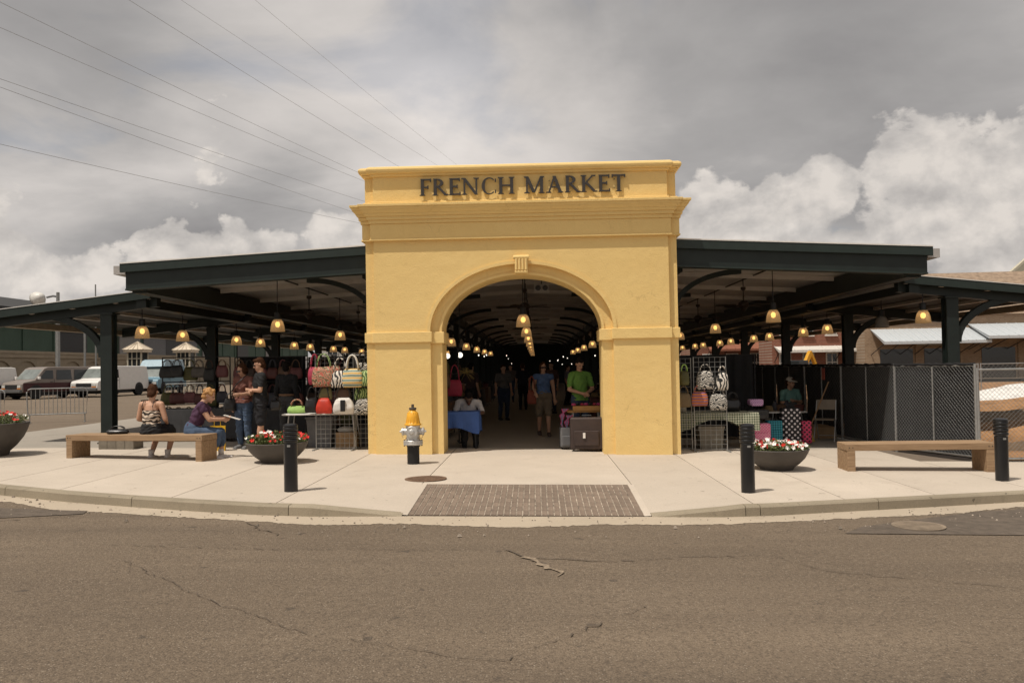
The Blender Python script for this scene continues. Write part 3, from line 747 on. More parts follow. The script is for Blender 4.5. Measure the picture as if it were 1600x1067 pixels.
for k in range(NB):
    yb = Y0 + BAY*k
    for s in (-1, 1):
        o = link('column', cm_o, hall, loc=(s*8.55, yb, G(s*8.55))); o.scale.z = (lz(8.55)-.29-G(s*8.55))/3.05
        b = link('bracket', br_out, hall, loc=(s*8.55, yb, 0.02)); b.scale.x = s
        o = link('column', cm_n, hall, loc=(s*2.95, yb, G(s*2.95))); o.scale.z = (3.305-G(s*2.95))/3.4
        b = link('bracket', br_nave, hall, loc=(s*2.95, yb, .0)); b.scale.x = s
        b = link('bracket', br_side, hall, loc=(s*2.95, yb, .0)); b.scale.x = s
mb = MB().box(-9, 9, YE+.02, YE+.2, -.3, 3.9); mb.build('added_end_wall', M('added_end_wall', (.02, .024, .022), .9), hall)  # dark wall added to keep daylight out of the far end

# ================================================================== LAMPS AND FANS
def shade_mat(name, lit):
    k = node_mat(name, .35, .5)
    sp = k.nd('ShaderNodeSeparateXYZ'); k.ln(k.obj, sp.inputs[0])
    k.b.inputs['Base Color'].default_value = (.30, .215, .11, 1) if lit else (.30, .285, .26, 1)
    tr = k.nd('ShaderNodeBsdfTransparent'); tr.inputs[0].default_value = (1, .84, .58, 1); mx = k.nd('ShaderNodeMixShader'); mx.inputs[0].default_value = .42 if lit else .25
    out = [n for n in k.m.node_tree.nodes if n.type == 'OUTPUT_MATERIAL'][0]
    k.ln(k.b.outputs[0], mx.inputs[1]); k.ln(tr.outputs[0], mx.inputs[2]); k.ln(mx.outputs[0], out.inputs[0])
    if lit:
        g = k.ramp(k.mth('MULTIPLY', k.mth('ADD', sp.outputs[2], .13), 3.8), [(.0, .10), (.45, .16), (.75, .26), (.95, .10)])
        k.b.inputs['Emission Color'].default_value = (1, .66, .32, 1); k.ln(g, k.b.inputs['Emission Strength'])
    return k.m
SH_L, SH_O = shade_mat('lit_prismatic_shade', True), shade_mat('unlit_prismatic_shade', False)
BULB = M('lamp_bulb', (1, .85, .6), emit=((1, .74, .40), 6.5))
def lamp_parts(lit):
    sh = MB().lathe([(.050, .135), (.085, .115), (.115, .06), (.135, -.01), (.146, -.09), (.150, -.13), (.143, -.13), (.138, -.08), (.126, -.01), (.105, .055), (.075, .105), (.02, .12)], 24).mesh('shade', True); sh.materials.append(SH_L if lit else SH_O)
    cp = MB().lathe([(.062, .125), (.062, .255), (.05, .27), (.012, .275)], 16).mesh('ballast_housing'); cp.materials.append(DARKMET)
    return sh, cp
lp_on, lp_off = lamp_parts(True), lamp_parts(False)
bulb_me = MB().ellipsoid((0, 0, .02), (.05, .05, .06), 12, 8).mesh('bulb', True); bulb_me.materials.append(BULB)
stem_cache = {}
def pendant(x, y, z, top, label, group, lit=True):
    t = thing('pendant_lamp', label, 'lamp', (x, y, z), 0, group)
    p = lp_on if lit else lp_off
    link('shade', p[0], t); link('ballast_housing', p[1], t)
    if lit: link('bulb', bulb_me, t)
    k = round(top-z, 2)
    if k not in stem_cache:
        stem_cache[k] = MB().tube((0, 0, .27), (0, 0, k), .010, n=6).mesh('stem'); stem_cache[k].materials.append(DARKMET)
    link('stem', stem_cache[k], t)
ORD = ['first', 'second', 'third', 'fourth', 'fifth', 'sixth', 'seventh', 'eighth', 'ninth', 'tenth', 'eleventh', 'twelfth', 'thirteenth', 'fourteenth']
for k in range(9):
    y = 2.1 + BAY*k
    pendant(0, y, 2.49, 3.8, 'gold bell pendant lamp over the central aisle, %s from the archway' % ORD[k], 'lamps over the central aisle')
    if k < 7:
        for s, side in ((-1, 'left'), (1, 'right')):
            pendant(s*5.1, 2.3 + BAY*k, 2.5, 3.52, 'gold bell pendant lamp under the high roof %s of the gate, %s from the street' % (side, ORD[k]), 'lamps under the high roof')
    if k < 6:
        for s, side in ((-1, 'left'), (1, 'right')):
            for j, dy in enumerate((2.45, 4.45)):
                n = 2*k+j; lit = not (s == 1 and n == 1)
                pendant(s*8.02, dy + BAY*k - (.35 if s == 1 else 0), 2.42, 3.03, 'gold bell pendant lamp under the low %s roof, %s from the street' % (side, ORD[n]) if lit else 'unlit pale grey bell pendant lamp under the low right roof', 'lamps under the low roofs', lit)
    if k < 6:
        for s in (-1, 1):
            pendant(s*2.35, 5.2 + BAY*k, 2.35, 3.3, 'small gold bell lamp on the %s side of the central aisle, %s from the archway' % ('left' if s < 0 else 'right', ORD[k]), 'lamps along the sides of the aisle')
BROWN = M('dark_brown_wood', (.035, .022, .015), .5)
def make_fan():
    t = thing('ceiling_fan', '', 'ceiling fan')
    MB().lathe([(.02, .42), (.06, .42), (.06, .36), (.015, .33), (.012, .1), (.06, .09), (.115, .05), (.125, -.03), (.08, -.07), (.05, -.12), (.02, -.15), (1e-4, -.155)], 18).build('motor', BROWN, t, smooth=False)
    for i in range(5):
        a = 2*pi*i/5+.3; mb = MB(); m = Matrix.Rotation(a, 4, 'Z') @ Matrix.Rotation(.2, 4, 'X')
        mb.box(.10, .22, -.02, .02, -.022, -.012, m)
        pl = [(.20, -.05), (.62, -.075), (.68, -.05), (.69, 0), (.68, .05), (.62, .075), (.20, .05)]
        vs = [m @ Vector((x, y, z)) for z in (-.012, -.002) for x, y in pl]; n = len(pl)
        mb.add(vs, [tuple(range(n-1, -1, -1)), tuple(range(n, 2*n))] + [(i_, (i_+1) % n, n+(i_+1) % n, n+i_) for i_ in range(n)])
        mb.build('blade', BROWN, t)
    return t
fan0 = make_fan(); first = True
for k in range(5):
    for x, w in ((0, 'over the central aisle'), (-5.15, 'left of the gate'), (5.15, 'right of the gate')):
        lab = 'dark five-blade ceiling fan under the high roof %s, %s from the street' % (w, ORD[k]); z = 2.98 if x == 0 else 2.92
        lo_ = (x, 4.9 + BAY*k, z)
        if first: fan0.location = lo_; fan0['label'] = lab; fan0['group'] = 'ceiling fans'; fan0.rotation_euler.z = .2; first = False; continue
        dup(fan0, lo_, random.random()*3, lab, 'ceiling fans')
# pipe drops that carry the fans (part of the hall)
for k in range(5):
    for x in (0, -5.15, 5.15): MB().tube((x, 4.9+BAY*k, 3.35), (x, 4.9+BAY*k, 3.80-.05*abs(x)), .012, n=6).build('fan_drop', DARKMET, hall)
t = thing('emergency_light', 'pale box with two round lamp heads hung behind the top of the arch', 'emergency light', (.42, 6.4, 3.55))
MB().box(-.19, .19, -.04, .04, -.12, .10).build('case', WHITEM, t, bevel=.01); MB().tube((0, 0, .1), (0, 0, .3), .012).build('stem', DARKMET, t)
for s in (-1, 1): MB().lathe([(1e-4, -.03), (.06, -.03), (.07, .03), (.03, .05)], 14, mtx=Matrix.Rotation(rad(90), 4, 'X')).build('lamp_head', PLAST, t, loc=(s*.09, -.07, 0))
GLOBE = M('globe_glass', (1, .95, .85), emit=((1, .92, .78), 1.5))
for i, (x, y, z) in enumerate(((-1.76, 4.0, 1.83), (-1.50, 4.3, 1.85))):
    t = thing('globe_lamp', 'bright round globe lamp, %s of the pair over the stall inside the arch' % ('left' if i == 0 else 'right'), 'lamp', (x, y, z), 0, 'globe lamps')
    MB().ellipsoid((0, 0, 0), (.062, .062, .062), 16, 10).build('globe', GLOBE, t, smooth=True); MB().tube((0, 0, .06), (0, 0, 1.5), .008).build('cord', DARKMET, t)
R3 = random.Random(11)
for i in range(16):
    s = 1 if i % 2 else -1; y = 16+ i*2.3
    o = MB().ellipsoid((0, 0, 0), (.022, .022, .03), 8, 6).build('spot_bulb', GLOBE, None, True, loc=(s*R3.uniform(1.2, 2.7), y, R3.uniform(1.65, 2.3)))
    tag(o, 'tiny bright bulb deep in the dim aisle, %s of those on the %s' % (ORD[i//2], 'right' if s > 0 else 'left'), 'bulb', 'bulbs deep in the aisle')

# ================================================================== STREET FURNITURE
def bollard(x, y, label):
    t = thing('bollard', label, 'bollard', (x, y, G(x)), 0, 'black bollards along the kerb')
    MB().lathe([(.084, -.02), (.084, .60), (.082, .605)], 28).build('post', BLACK, t, smooth=False)
    for i in range(4):
        z = .612 + i*.048
        MB().lathe([(.07, z), (.088, z+.004), (.092, z+.012), (.092, z+.034), (.088, z+.042), (.07, z+.046)], 28).build('louvre', BLACK, t)
    MB().lathe([(.066, .60), (.066, .81)], 20).build('lens', M('bollard_lens', (.05, .05, .05), .2, spec=.6), t)
    MB().lathe([(.06, .80), (.090, .803), (.092, .815), (.088, .835), (.05, .848), (1e-4, .85)], 28).build('cap', BLACK, t)
    MB().box(-.02, .02, -.0865, -.083, .56, .585).build('screw_plate', STEEL, t)
bollard(-2.85, -4.42, 'black louvred bollard in front of the left flower bowl'); bollard(2.84, -4.40, 'black louvred bollard beside the right flower bowl'); bollard(6.55, -3.27, 'black louvred bollard at the end of the right timber bench')
# fire hydrant
HY = M('hydrant_silver', (.50, .49, .47), .42, .55, var=.12, scale=9); HYY = M('hydrant_yellow', (.72, .36, .03), .45, var=.12); HYB = M('hydrant_black', (.012, .012, .012), .6)
hy = thing('fire_hydrant', 'silver fire hydrant with orange-yellow bonnet on black barrel before the gate', 'fire hydrant', (-1.75, -1.45, G(-1.75)))
MB().lathe([(.098, -.02), (.098, .31)], 24).build('barrel', HYB, hy)
MB().lathe([(.148, .305), (.155, .315), (.155, .335), (.15, .345), (.155, .35), (.155, .37), (.145, .38), (.11, .385), (.105, .44), (.108, .56), (.112, .60), (.115, .62)], 28).build('body', HY, hy)
MB().lathe([(.128, .615), (.135, .622), (.135, .642), (.112, .65), (.104, .68), (.100, .75), (.090, .80), (.068, .835), (.05, .85), (.048, .862)], 28).build('bonnet', HYY, hy, smooth=True)
mb = MB()
for i in range(14):
    a = 2*pi*i/14; mb.tube((.107*cos(a), .107*sin(a), .655), (.078*cos(a), .078*sin(a), .822), .011, .009, 6)
mb.build('bonnet_rib', HYY, hy)
MB().lathe([(.035, .86), (.058, .868), (.062, .885), (.058, .90), (.03, .905), (.022, .91), (.022, .945), (.018, .955)], 8).build('operating_nut', M('dull_iron', (.10, .085, .07), .5, .5), hy)
MB().lathe([(.088, .0), (.095, -.03), (.092, -.05), (.075, -.062), (.03, -.068), (.028, -.09), (1e-4, -.09)], 24, (0, -.085, .52), Matrix.Rotation(rad(90), 4, 'X') @ Matrix.Scale(-1, 4, (0, 0, 1)) @ Matrix.Identity(4)).build('pumper_cap', HY, hy)
mb = MB(); mb.tube((0, -.08, .52), (0, -.155, .52), .088, .085, 24); mb.tube((0, -.155, .52), (0, -.185, .52), .05, .025, 8); mb.build('pumper_nozzle', HY, hy)
for s in (-1, 1):
    mb = MB(); mb.tube((s*.09, 0, .52), (s*.15, 0, .52), .058, .055, 16); mb.tube((s*.15, 0, .52), (s*.178, 0, .52), .066, .060, 16); mb.tube((s*.178, 0, .52), (s*.215, 0, .52), .028, .014, 6); mb.build('hose_nozzle', HY, hy)
    mb = MB(); mb.path([(s*.17, -.04, .46), (s*.15, -.06, .42), (s*.11, -.08, .405), (s*.09, -.09, .43)], .006, 5); mb.build('chain', M('brass', (.32, .22, .10), .5, .6), hy)
for i in range(8):
    a = 2*pi*i/8+.2; MB().tube((.138*cos(a), .138*sin(a), .285), (.138*cos(a), .138*sin(a), .39), .012, n=6).build('flange_bolt', M('dull_iron', (.1, .085, .07)), hy)
# planters with petunias
def flower_meshes():
    out = []
    for nm, c in (('red', (.62, .025, .02)), ('white', (.80, .77, .72))):
        mb = MB(); n = 5
        for i in range(n):
            a = 2*pi*i/n; b = a+2*pi/n*.95; mdl = (a+b)/2
            vs = [(0, 0, -.012), (.026*cos(a), .026*sin(a), .004), (.040*cos(a+.25), .040*sin(a+.25), .010), (.043*cos(mdl), .043*sin(mdl), .006), (.040*cos(b-.25), .040*sin(b-.25), .010), (.026*cos(b), .026*sin(b), .004)]
            mb.add(vs, [(0, 1, 2, 3), (0, 3, 4, 5)])
        me = mb.mesh('flower_'+nm, fix=False); me.materials.append(M('petal_'+nm, c, .6, var=.15)); out.append(me)
    return out
FL = flower_meshes(); LEAF = M('petunia_leaf', (.085, .105, .03), .6, var=.45, scale=20)
def planter(x, y, r, h, label, nfl, seed, redshare=.5, tall=.24):
    R_ = random.Random(seed); t = thing('planter', label, 'planter', (x, y, G(x)), 0, 'flower bowls on the pavement')
    prof = [(r*.50, 0), (r*.52, .02), (r*.54, h*.12), (r*.70, h*.30), (r*.86, h*.55), (r*.955, h*.80), (r*.985, h*.93), (r, h*.96), (r*1.005, h*.985), (r*.98, h), (r*.93, h), (r*.92, h*.93), (r*.90, h*.86)]
    MB().lathe(prof, 56).build('bowl', PLANTER, t, smooth=True)
    MB().lathe([(1e-4, h*.93), (r*.5, h*.92), (r*.915, h*.88)], 32).build('soil', SOIL, t)
    mb = MB()
    for i in range(2400):
        a = R_.uniform(0, 2*pi); q = math.sqrt(R_.random())*r*.96; z = h*.9 + R_.random()**1.3*tall*(1.15-.5*(q/r))
        p = Vector((q*cos(a), q*sin(a), z)); d = Vector((R_.uniform(-1, 1), R_.uniform(-1, 1), R_.uniform(-.3, .9))).normalized(); sd_ = d.cross(Vector((R_.uniform(-1, 1), R_.uniform(-1, 1), .4))).normalized()
        l = R_.uniform(.025, .05); w = l*.32
        mb.add([p, p+d*l*.5+sd_*w, p+d*l, p+d*l*.5-sd_*w], [(0, 1, 2, 3)])
    stuff(mb.build('foliage', LEAF, t, fix=False))
    mb = MB()
    for i in range(70):
        a = R_.uniform(0, 2*pi); q = math.sqrt(R_.random())*r*.8; mb.path([(q*cos(a), q*sin(a), h*.88), (q*1.06*cos(a), q*1.06*sin(a), h*.9+tall*.5), (q*1.15*cos(a+.1), q*1.15*sin(a+.1), h*.9+tall*.8)], .003, 3)
    stuff(mb.build('stems', LEAF, t, fix=False))
    for i in range(nfl):
        a = R_.uniform(0, 2*pi); q = math.sqrt(R_.random())*r*1.0; z = h*.93 + tall*(1.12-.55*(q/r)**2)*R_.uniform(.55, 1.0)
        o = link('flower', FL[0 if R_.random() < redshare else 1], t); o.location = (q*cos(a), q*sin(a), z)
        o.rotation_euler = (rad(R_.uniform(15, 75)), 0, R_.uniform(-1.1, 1.1)); s_ = R_.uniform(.55, .95); o.scale = (s_, s_, s_)
planter(-4.02, -1.25, .50, .33, 'grey bowl of red and white petunias behind the left bollard', 70, 4, .62, .19)
planter(3.86, -2.05, .48, .315, 'grey bowl of red and white petunias beside the right bollard', 92, 5, .48, .14)
planter(-9.52, -.30, .68, .58, 'tall grey bowl of red flowers cut by the left picture edge', 60, 6, .65)
# timber benches
def bench(x, y, rz, L_, label):
    t = thing('bench', label, 'bench', (x, y, G(x)), rz, 'timber benches')
    D_ = .46; H_ = .415
    for i in range(3):
        w = D_/3; y0 = -D_/2+i*w
        mb = MB().box(-L_/2+.004*i, L_/2-.003*i, y0+.002, y0+w-.002, H_-.098, H_+.001*i); mb.build('seat_plank', WOOD, t, bevel=.006)
    for s in (-1, 1):
        for i in range(4):
            w = D_/4; y0 = -D_/2+i*w; xa, xb = sorted((s*(L_/2-.01), s*(L_/2-.125)))
            MB().box(xa, xb-.002*i, y0+.002, y0+w-.002, -.03, H_-.0995).build('leg_plank', WOOD, t, bevel=.006)
        for i in (0, 1): 
            MB().tube((s*(L_/2-.04-.05*i), -D_/2-.002, H_-.05), (s*(L_/2-.04-.05*i), -D_/2+.01, H_-.05), .008, n=8).build('bolt_head', DARKMET, t)
    return t
bench(-6.52, -.74, rad(-11), 2.62, 'long timber bench on the left with two women sitting on it'); bench(5.90, -2.10, rad(-1.5), 2.14, 'long timber bench standing empty before the chain-link fence')
t = thing('timber_block', 'low grey timber block behind the left bench at the column foot', 'block', (-7.75, 1.0, G(-7.75)))
for i in range(4): MB().box(-.34+.17*i+.002, -.34+.17*i+.168, -.2, .2, -.02, .17-.003*i).build('timber', M('grey_timber', (.19, .165, .13), .85, var=.25), t, bevel=.006)

# ================================================================== FENCE WITH BLACK FABRIC
WIRE = M('chainlink_wire', (.15, .15, .145), .55, .3)
def chain_panel(x0, y0, x1, y1, h, name, label, fabric, cell=.062, seed=1, sag=True, group='chain-link fence panels', fine=True, posts=(0, 1)):
    Lp = math.hypot(x1-x0, y1-y0); rz = math.atan2(y1-y0, x1-x0)
    t = thing(name, label, 'fence', (x0, y0, G((x0+x1)/2)), rz, group); r = .021
    for e in posts: MB().tube((Lp*e, 0, -.02), (Lp*e, 0, h+.03), r*1.1, n=10).build('post', STEEL, t)
    MB().tube((0, 0, h), (Lp, 0, h), r*.8, n=8).build('top_rail', STEEL, t); MB().tube((0, 0, .07), (Lp, 0, .07), r*.8, n=8).build('bottom_rail', STEEL, t)
    MB().tube((Lp*.5, .0, .07), (Lp*.5, .0, h), r*.7, n=8).build('mid_post', STEEL, t)
    mb = MB(); z0, z1 = .08, h-.01; H_ = z1-z0; w = .0022 if fine else .0035
    def seg(a, b, yo):
        d = Vector((b[0]-a[0], 0, b[1]-a[1])).normalized(); n = Vector((-d.z, 0, d.x))*w
        A = Vector((a[0], yo, a[1])); B = Vector((b[0], yo, b[1])); o = Vector((0, -w*1.2, 0))
        mb.add([A+n, A-n, A+o, B+n, B-n, B+o], [(0, 1, 4, 3), (1, 2, 5, 4), (2, 0, 3, 5)])
    c = -H_
    while c < Lp:
        for sgn in (1, -1):
            xa, xb = c, c+H_; za, zb = (z0, z1) if sgn == 1 else (z1, z0)
            if xa < 0: za = za + (zb-za)*(-xa/H_); xa = 0
            if xb > Lp: zb = zb - (zb-za)*((xb-Lp)/(xb-xa)) if xb > xa else zb; xb = Lp
            if xb-xa > .02: seg((xa, za), (xb, zb), -.028 - .003*(sgn+1))
        c += cell*1.15
    stuff(mb.build('wire_mesh', WIRE, t, fix=False))
    if fabric:
        nx, nz = 40, 22; vs = []
        for j in range(nz+1):
            for i in range(nx+1):
                u = i/nx; v = j/nz; topz = h + (.05*mnoise.noise(Vector((u*Lp*3, seed, 0))) if sag else 0) + .02
                vs.append((u*Lp, .035 + .05*mnoise.noise(Vector((u*Lp*1.3, v*1.2, seed))) + .02*mnoise.noise(Vector((u*Lp*5, v*3+u*4, seed+5))), .03 + (topz-.03)*v))
        n = nx+1; fs = [(j*n+i, j*n+i+1, (j+1)*n+i+1, (j+1)*n+i) for j in range(nz) for i in range(nx)]
        MB().add(vs, fs).build('privacy_fabric', DARKFAB, t, smooth=True, fix=False)
        mb = MB(); pts = [(Lp*i/24, .0+.03*mnoise.noise(Vector((i*.5, seed, 2))), h+.02+.025*mnoise.noise(Vector((i*.7, seed, 9)))) for i in range(25)]
        mb.path(pts, [.028+.02*mnoise.noise(Vector((i*.9, seed, 4))) for i in range(25)], 6); mb.build('fabric_roll', DARKFAB, t, smooth=True)
    return t
fx = [(7.40, -1.0), (6.85, .75), (6.72, 3.1), (6.75, 5.6), (6.9, 8.6), (7.0, 11.6), (7.1, 14.6)]
flab = ['front', 'second', 'third', 'fourth', 'fifth', 'sixth']
for i in range(6):
    chain_panel(*fx[i+1], *fx[i], 1.56, 'fence_panel', 'chain-link panel backed with black fabric, %s from the street' % flab[i], True, .062 if i < 2 else .09, i+2, fine=(i < 3))
chain_panel(7.43, -1.02, 10.4, -1.15, 1.52, 'fence_panel', 'bare chain-link panel running right from the fabric-covered fence', False, .062, 20)
chain_panel(10.43, -1.15, 13.4, -1.3, 1.52, 'fence_panel', 'bare chain-link panel farthest right by the picture edge', False, .062, 21)
for i in range(3): chain_panel(14+i*4, 19, 17.9+i*4, 19, 1.5, 'fence_panel', 'far chain-link panel behind the white rubble, %s from the left' % ORD[i], False, .16, 30, fine=False)
# construction ground: earth banks and rubble
def mound(x, y, rx, ry, h, mat, label, seed, cat='earth bank'):
    n = 34; vs = []
    for j in range(n+1):
        for i in range(n+1):
            u = i/n*2-1; v = j/n*2-1; d = math.sqrt(u*u+v*v); q = max(0, 1-d)**.7
            z = h*q*(1+.5*mnoise.noise(Vector((u*3, v*3, seed)))) + .10*h*mnoise.noise(Vector((u*9, v*9, seed))) * (1 if q > 0 else 0)
            vs.append((u*rx, v*ry, max(-.03, z) if q > 0 else -.03))
    m = n+1; fs = [(j*m+i, j*m+i+1, (j+1)*m+i+1, (j+1)*m+i) for j in range(n) for i in range(n)]
    return tag(MB().add(vs, fs).build('earth_bank' if cat == 'earth bank' else 'rubble_heap', mat, None, True, loc=(x, y, G(x)+.02), fix=False), label, cat)
RUB = M('white_rubble', (.62, .60, .57), .9, var=.2, scale=3, bump=1, bscale=5)
MUD = M('dark_mud', (.13, .085, .05), .95, var=.4, scale=2, bump=1, bscale=5)
mound(13, 3.0, 5, 1.6, .55, DIRT, 'orange earth bank just behind the bare chain-link fence', 1); mound(12, .9, 4, .8, .28, MUD, 'dark muddy earth ridge nearest the bare chain-link fence', 2)
mound(14, 6.0, 6, 1.0, .55, MUD, 'dark earth ridge between the orange bank and the white rubble', 3); mound(17, 9.5, 7, 2.4, .75, DIRT, 'orange earth bank in front of the white rubble', 5)
mound(19, 14, 8, 2.5, .95, RUB, 'long heap of white concrete rubble beyond the orange earth', 4, 'rubble')

# ================================================================== PEOPLE
SKIN = {}
def skin(c): 
    n = 'skin_%02d%02d' % (int(c[0]*100), int(c[2]*100))
    return M(n, c, .55, var=.06, scale=10)
def V(*a): return Vector(a)
STAND = dict(pel=V(0, 0, .95), chest=V(0, 0, 1.27), neck=V(0, 0, 1.45), head=V(0, -.015, 1.60),
             hipL=V(.095, 0, .92), hipR=V(-.095, 0, .92), kneeL=V(.10, -.01, .50), kneeR=V(-.10, -.01, .50), ankL=V(.105, .02, .09), ankR=V(-.105, .02, .09),
             shL=V(.185, 0, 1.39), shR=V(-.185, 0, 1.39), elL=V(.235, .03, 1.11), elR=V(-.235, .03, 1.11), wrL=V(.25, -.04, .87), wrR=V(-.25, -.04, .87))
SIT = dict(STAND); SIT.update(pel=V(0, 0, .53), chest=V(0, -.02, .86), neck=V(0, -.04, 1.04), head=V(0, -.06, 1.19), hipL=V(.095, 0, .50), hipR=V(-.095, 0, .50), kneeL=V(.11, -.43, .48), kneeR=V(-.11, -.43, .48),
             ankL=V(.11, -.42, .09), ankR=V(-.11, -.42, .09), shL=V(.18, -.02, .98), shR=V(-.18, -.02, .98), elL=V(.22, -.06, .72), elR=V(-.22, -.06, .72), wrL=V(.13, -.26, .60), wrR=V(-.13, -.26, .60))
def hand(mb, w, el, side, grip=.35):
    d = (w-el).normalized(); s_ = d.cross(V(0, 1, 0.2)).normalized(); n = d.cross(s_).normalized()
    mb.capsule(w-d*.01, w+d*.07, .026, .032, 8, 1.25, s_)
    for i in range(4):
        o = s_*(-.030+.020*i); l = (.062, .074, .070, .054)[i]; b = w+d*.085+o
        m1 = b+d*l*.5*cos(grip)-n*l*.5*sin(grip); m2 = m1+d*l*.5*cos(grip*2.2)-n*l*.5*sin(grip*2.2)
        mb.capsule(b, m1, .0095, .009, 6); mb.capsule(m1, m2, .009, .0075, 6)
    b = w+d*.03+s_*.03*side; mb.capsule(b, b+d*.03+s_*.028*side-n*.012, .012, .010, 6); mb.capsule(b+d*.03+s_*.028*side-n*.012, b+d*.062+s_*.034*side-n*.022, .010, .008, 6)
def person(label, loc, rz, pose, skinc, top, topm, bottom, botm, hairm, hair='short', shoe=None, sleeve=.55, leg=1.0, fem=False, sc=1.0, look=0.0, nod=0.0, group=None, eyes=True, waist=None, belt=None, sock=None, voxel=.0115, cap=None, glasses=False):
    J = dict(STAND if pose.get('base') != 'sit' else SIT); J.update({k: v for k, v in pose.items() if k != 'base'})
    t = thing('person', label, 'person', loc, rz, group); t.scale = (sc, sc, sc); SK = skin(skinc)
    X = (1, 0, 0); hips = 1.12 if fem else 1.0; shd = .92 if fem else 1.0
    def torso(mb, g):
        p, c, nk = J['pel'], J['chest'], J['neck']; up = (c-p).normalized()
        mb.capsule(p-up*.03, p+up*.05, (.118+g)*hips, (.110+g)*hips, 14, 1.30, X)
        mb.capsule(p+up*.06, c-up*.06, .104+g, .112+g, 14, 1.25, X)
        mb.capsule(c-up*.05, c+up*.07, .118+g, .098+g, 14, 1.38*shd, X)
        mb.capsule(J['shL'].lerp(J['shR'], .12), J['shL'].lerp(J['shR'], .88), .062+g, .062+g, 12)
        if fem:
            f = V(0, -1, 0)
            for s_ in (-1, 1): mb.ellipsoid(c+V(s_*.07, -.085, -.02), (.062+g, .062+g, .062+g), 10, 8)
    def arm(mb, s_, g, upto=2.0):
        sh, el, wr = J['sh'+s_], J['el'+s_], J['wr'+s_]
        a = min(1, upto); mb.capsule(sh, sh.lerp(el, a), .054+g, .054+g + (.043-.054)*a, 12)
        if upto > 1: b = min(1, upto-1); mb.capsule(el, el.lerp(wr, b), .043+g, .043+g+(.028-.043)*b, 12)
    def legf(mb, s_, g, upto=2.0, loose=0):
        h, k, a = J['hip'+s_], J['knee'+s_], J['ank'+s_]
        q = min(1, upto); mb.capsule(h, h.lerp(k, q), (.088+g)*hips, (.088+g+loose + (.060-.088)*q), 12)
        if upto > 1: b = min(1, upto-1); mid = k.lerp(a, .35)+ (k-a).cross(V(1, 0, 0)).normalized()*-.012; mb.capsule(k, mid, .057+g, .056+g+loose, 12); mb.capsule(mid, k.lerp(a, b), .056+g+loose, .056+g+loose+(.036-.056)*b, 12)
    # head frame
    hd = J['head']; Rm = Matrix.Rotation(look, 3, 'Z') @ Matrix.Rotation(nod, 3, 'X')
    def hp(x, y, z): return hd + Rm @ V(x, y, z)
    mb = MB(); torso(mb, 0)
    mb.capsule(J['chest']+V(0, 0, .10), hp(0, .015, -.06), .056, .052, 12)
    mb.ellipsoid(hp(0, .012, .03), (.074, .092, .092), 16, 12, Rm.to_4x4()); mb.ellipsoid(hp(0, -.028, -.035), (.058, .062, .075), 14, 10, Rm.to_4x4())
    mb.capsule(hp(0, -.088, .012), hp(0, -.106, -.022), .011, .015, 8); mb.capsule(hp(-.02, -.082, -.058), hp(.02, -.082, -.058), .011, .011, 8); mb.ellipsoid(hp(0, -.078, -.092), (.022, .02, .018), 8, 6)
    mb.capsule(hp(-.035, -.078, .028), hp(.035, -.078, .028), .014, .014, 8)
    for s_ in (-1, 1): mb.ellipsoid(hp(s_*.077, .012, .0), (.010, .022, .032), 8, 6, Rm.to_4x4())
    for s_, q in (('L', 1), ('R', -1)):
        arm(mb, s_, 0); hand(mb, J['wr'+s_], J['el'+s_], q); legf(mb, s_, 0)
        a = J['ank'+s_]; mb.capsule(a+V(0, .02, -.045), a+V(0, -.14, -.06), .036, .03, 10, 1.2, X)
    fuse(mb, 'body', SK, t, voxel, 3)
    # clothes
    mb = MB(); torso(mb, .013)
    if sleeve > 0:
        for s_ in 'LR': arm(mb, s_, .014, sleeve)
    if waist is not None:
        p = J['pel']; mb.capsule(p+V(0, 0, waist-.05), p+V(0, 0, .08), .146*hips, .13*hips, 14, 1.28, X)
    o = fuse(mb, top, topm, t, voxel, 3, .011)
    # trim the hem: tucked into the waistband, or hanging just over it
    hem = J['pel'].z + (waist - .05 if waist is not None else (.085 if pose.get('base') == 'sit' else .035))
    bm = bmesh.new(); bm.from_mesh(o.data); bmesh.ops.delete(bm, geom=[v for v in bm.verts if v.co.z < hem and v.co.x**2 < .05], context='VERTS'); bm.to_mesh(o.data); bm.free()
    mb = MB(); p = J['pel']; mb.capsule(p-V(0, 0, .02), p+V(0, 0, .05), .132*hips, .122*hips, 14, 1.3, X)
    if bottom == 'skirt':
        k = J['kneeL'].lerp(J['kneeR'], .5); hL = J['hipL'].lerp(J['hipR'], .5)
        mb.capsule(hL, hL.lerp(k, leg), .14, .155, 16, 1.45, X)
    else:
        for s_ in 'LR': legf(mb, s_, .016, leg, .012 if leg < 1.2 else .004)
    fuse(mb, bottom, botm, t, voxel, 3, .010)
    if belt: 
        mb = MB(); mb.lathe([(.137*hips, -.02), (.139*hips, 0), (.137*hips, .02), (.12, .02), (.12, -.02)], 24, p+V(0, 0, .08), sx=1.28); mb.build('belt', belt, t)
    if shoe:
        for s_ in 'LR':
            a = J['ank'+s_]; mb = MB(); mb.capsule(a+V(0, .025, -.04), a+V(0, -.06, -.045), .046, .043, 10, 1.08, X); mb.capsule(a+V(0, -.05, -.05), a+V(0, -.165, -.058), .044, .034, 10, 1.2, X); mb.box(a.x-.044, a.x+.044, a.y-.20, a.y+.072, a.z-.092, a.z-.068)
            fuse(mb, 'shoe', shoe, t, .011, 2)
            if sock: MB().tube(a+V(0, .0, -.01), a+V(0, 0, .09), .046, .05, 12).build('sock', sock, t, smooth=True)
    # hair
    mb = MB()
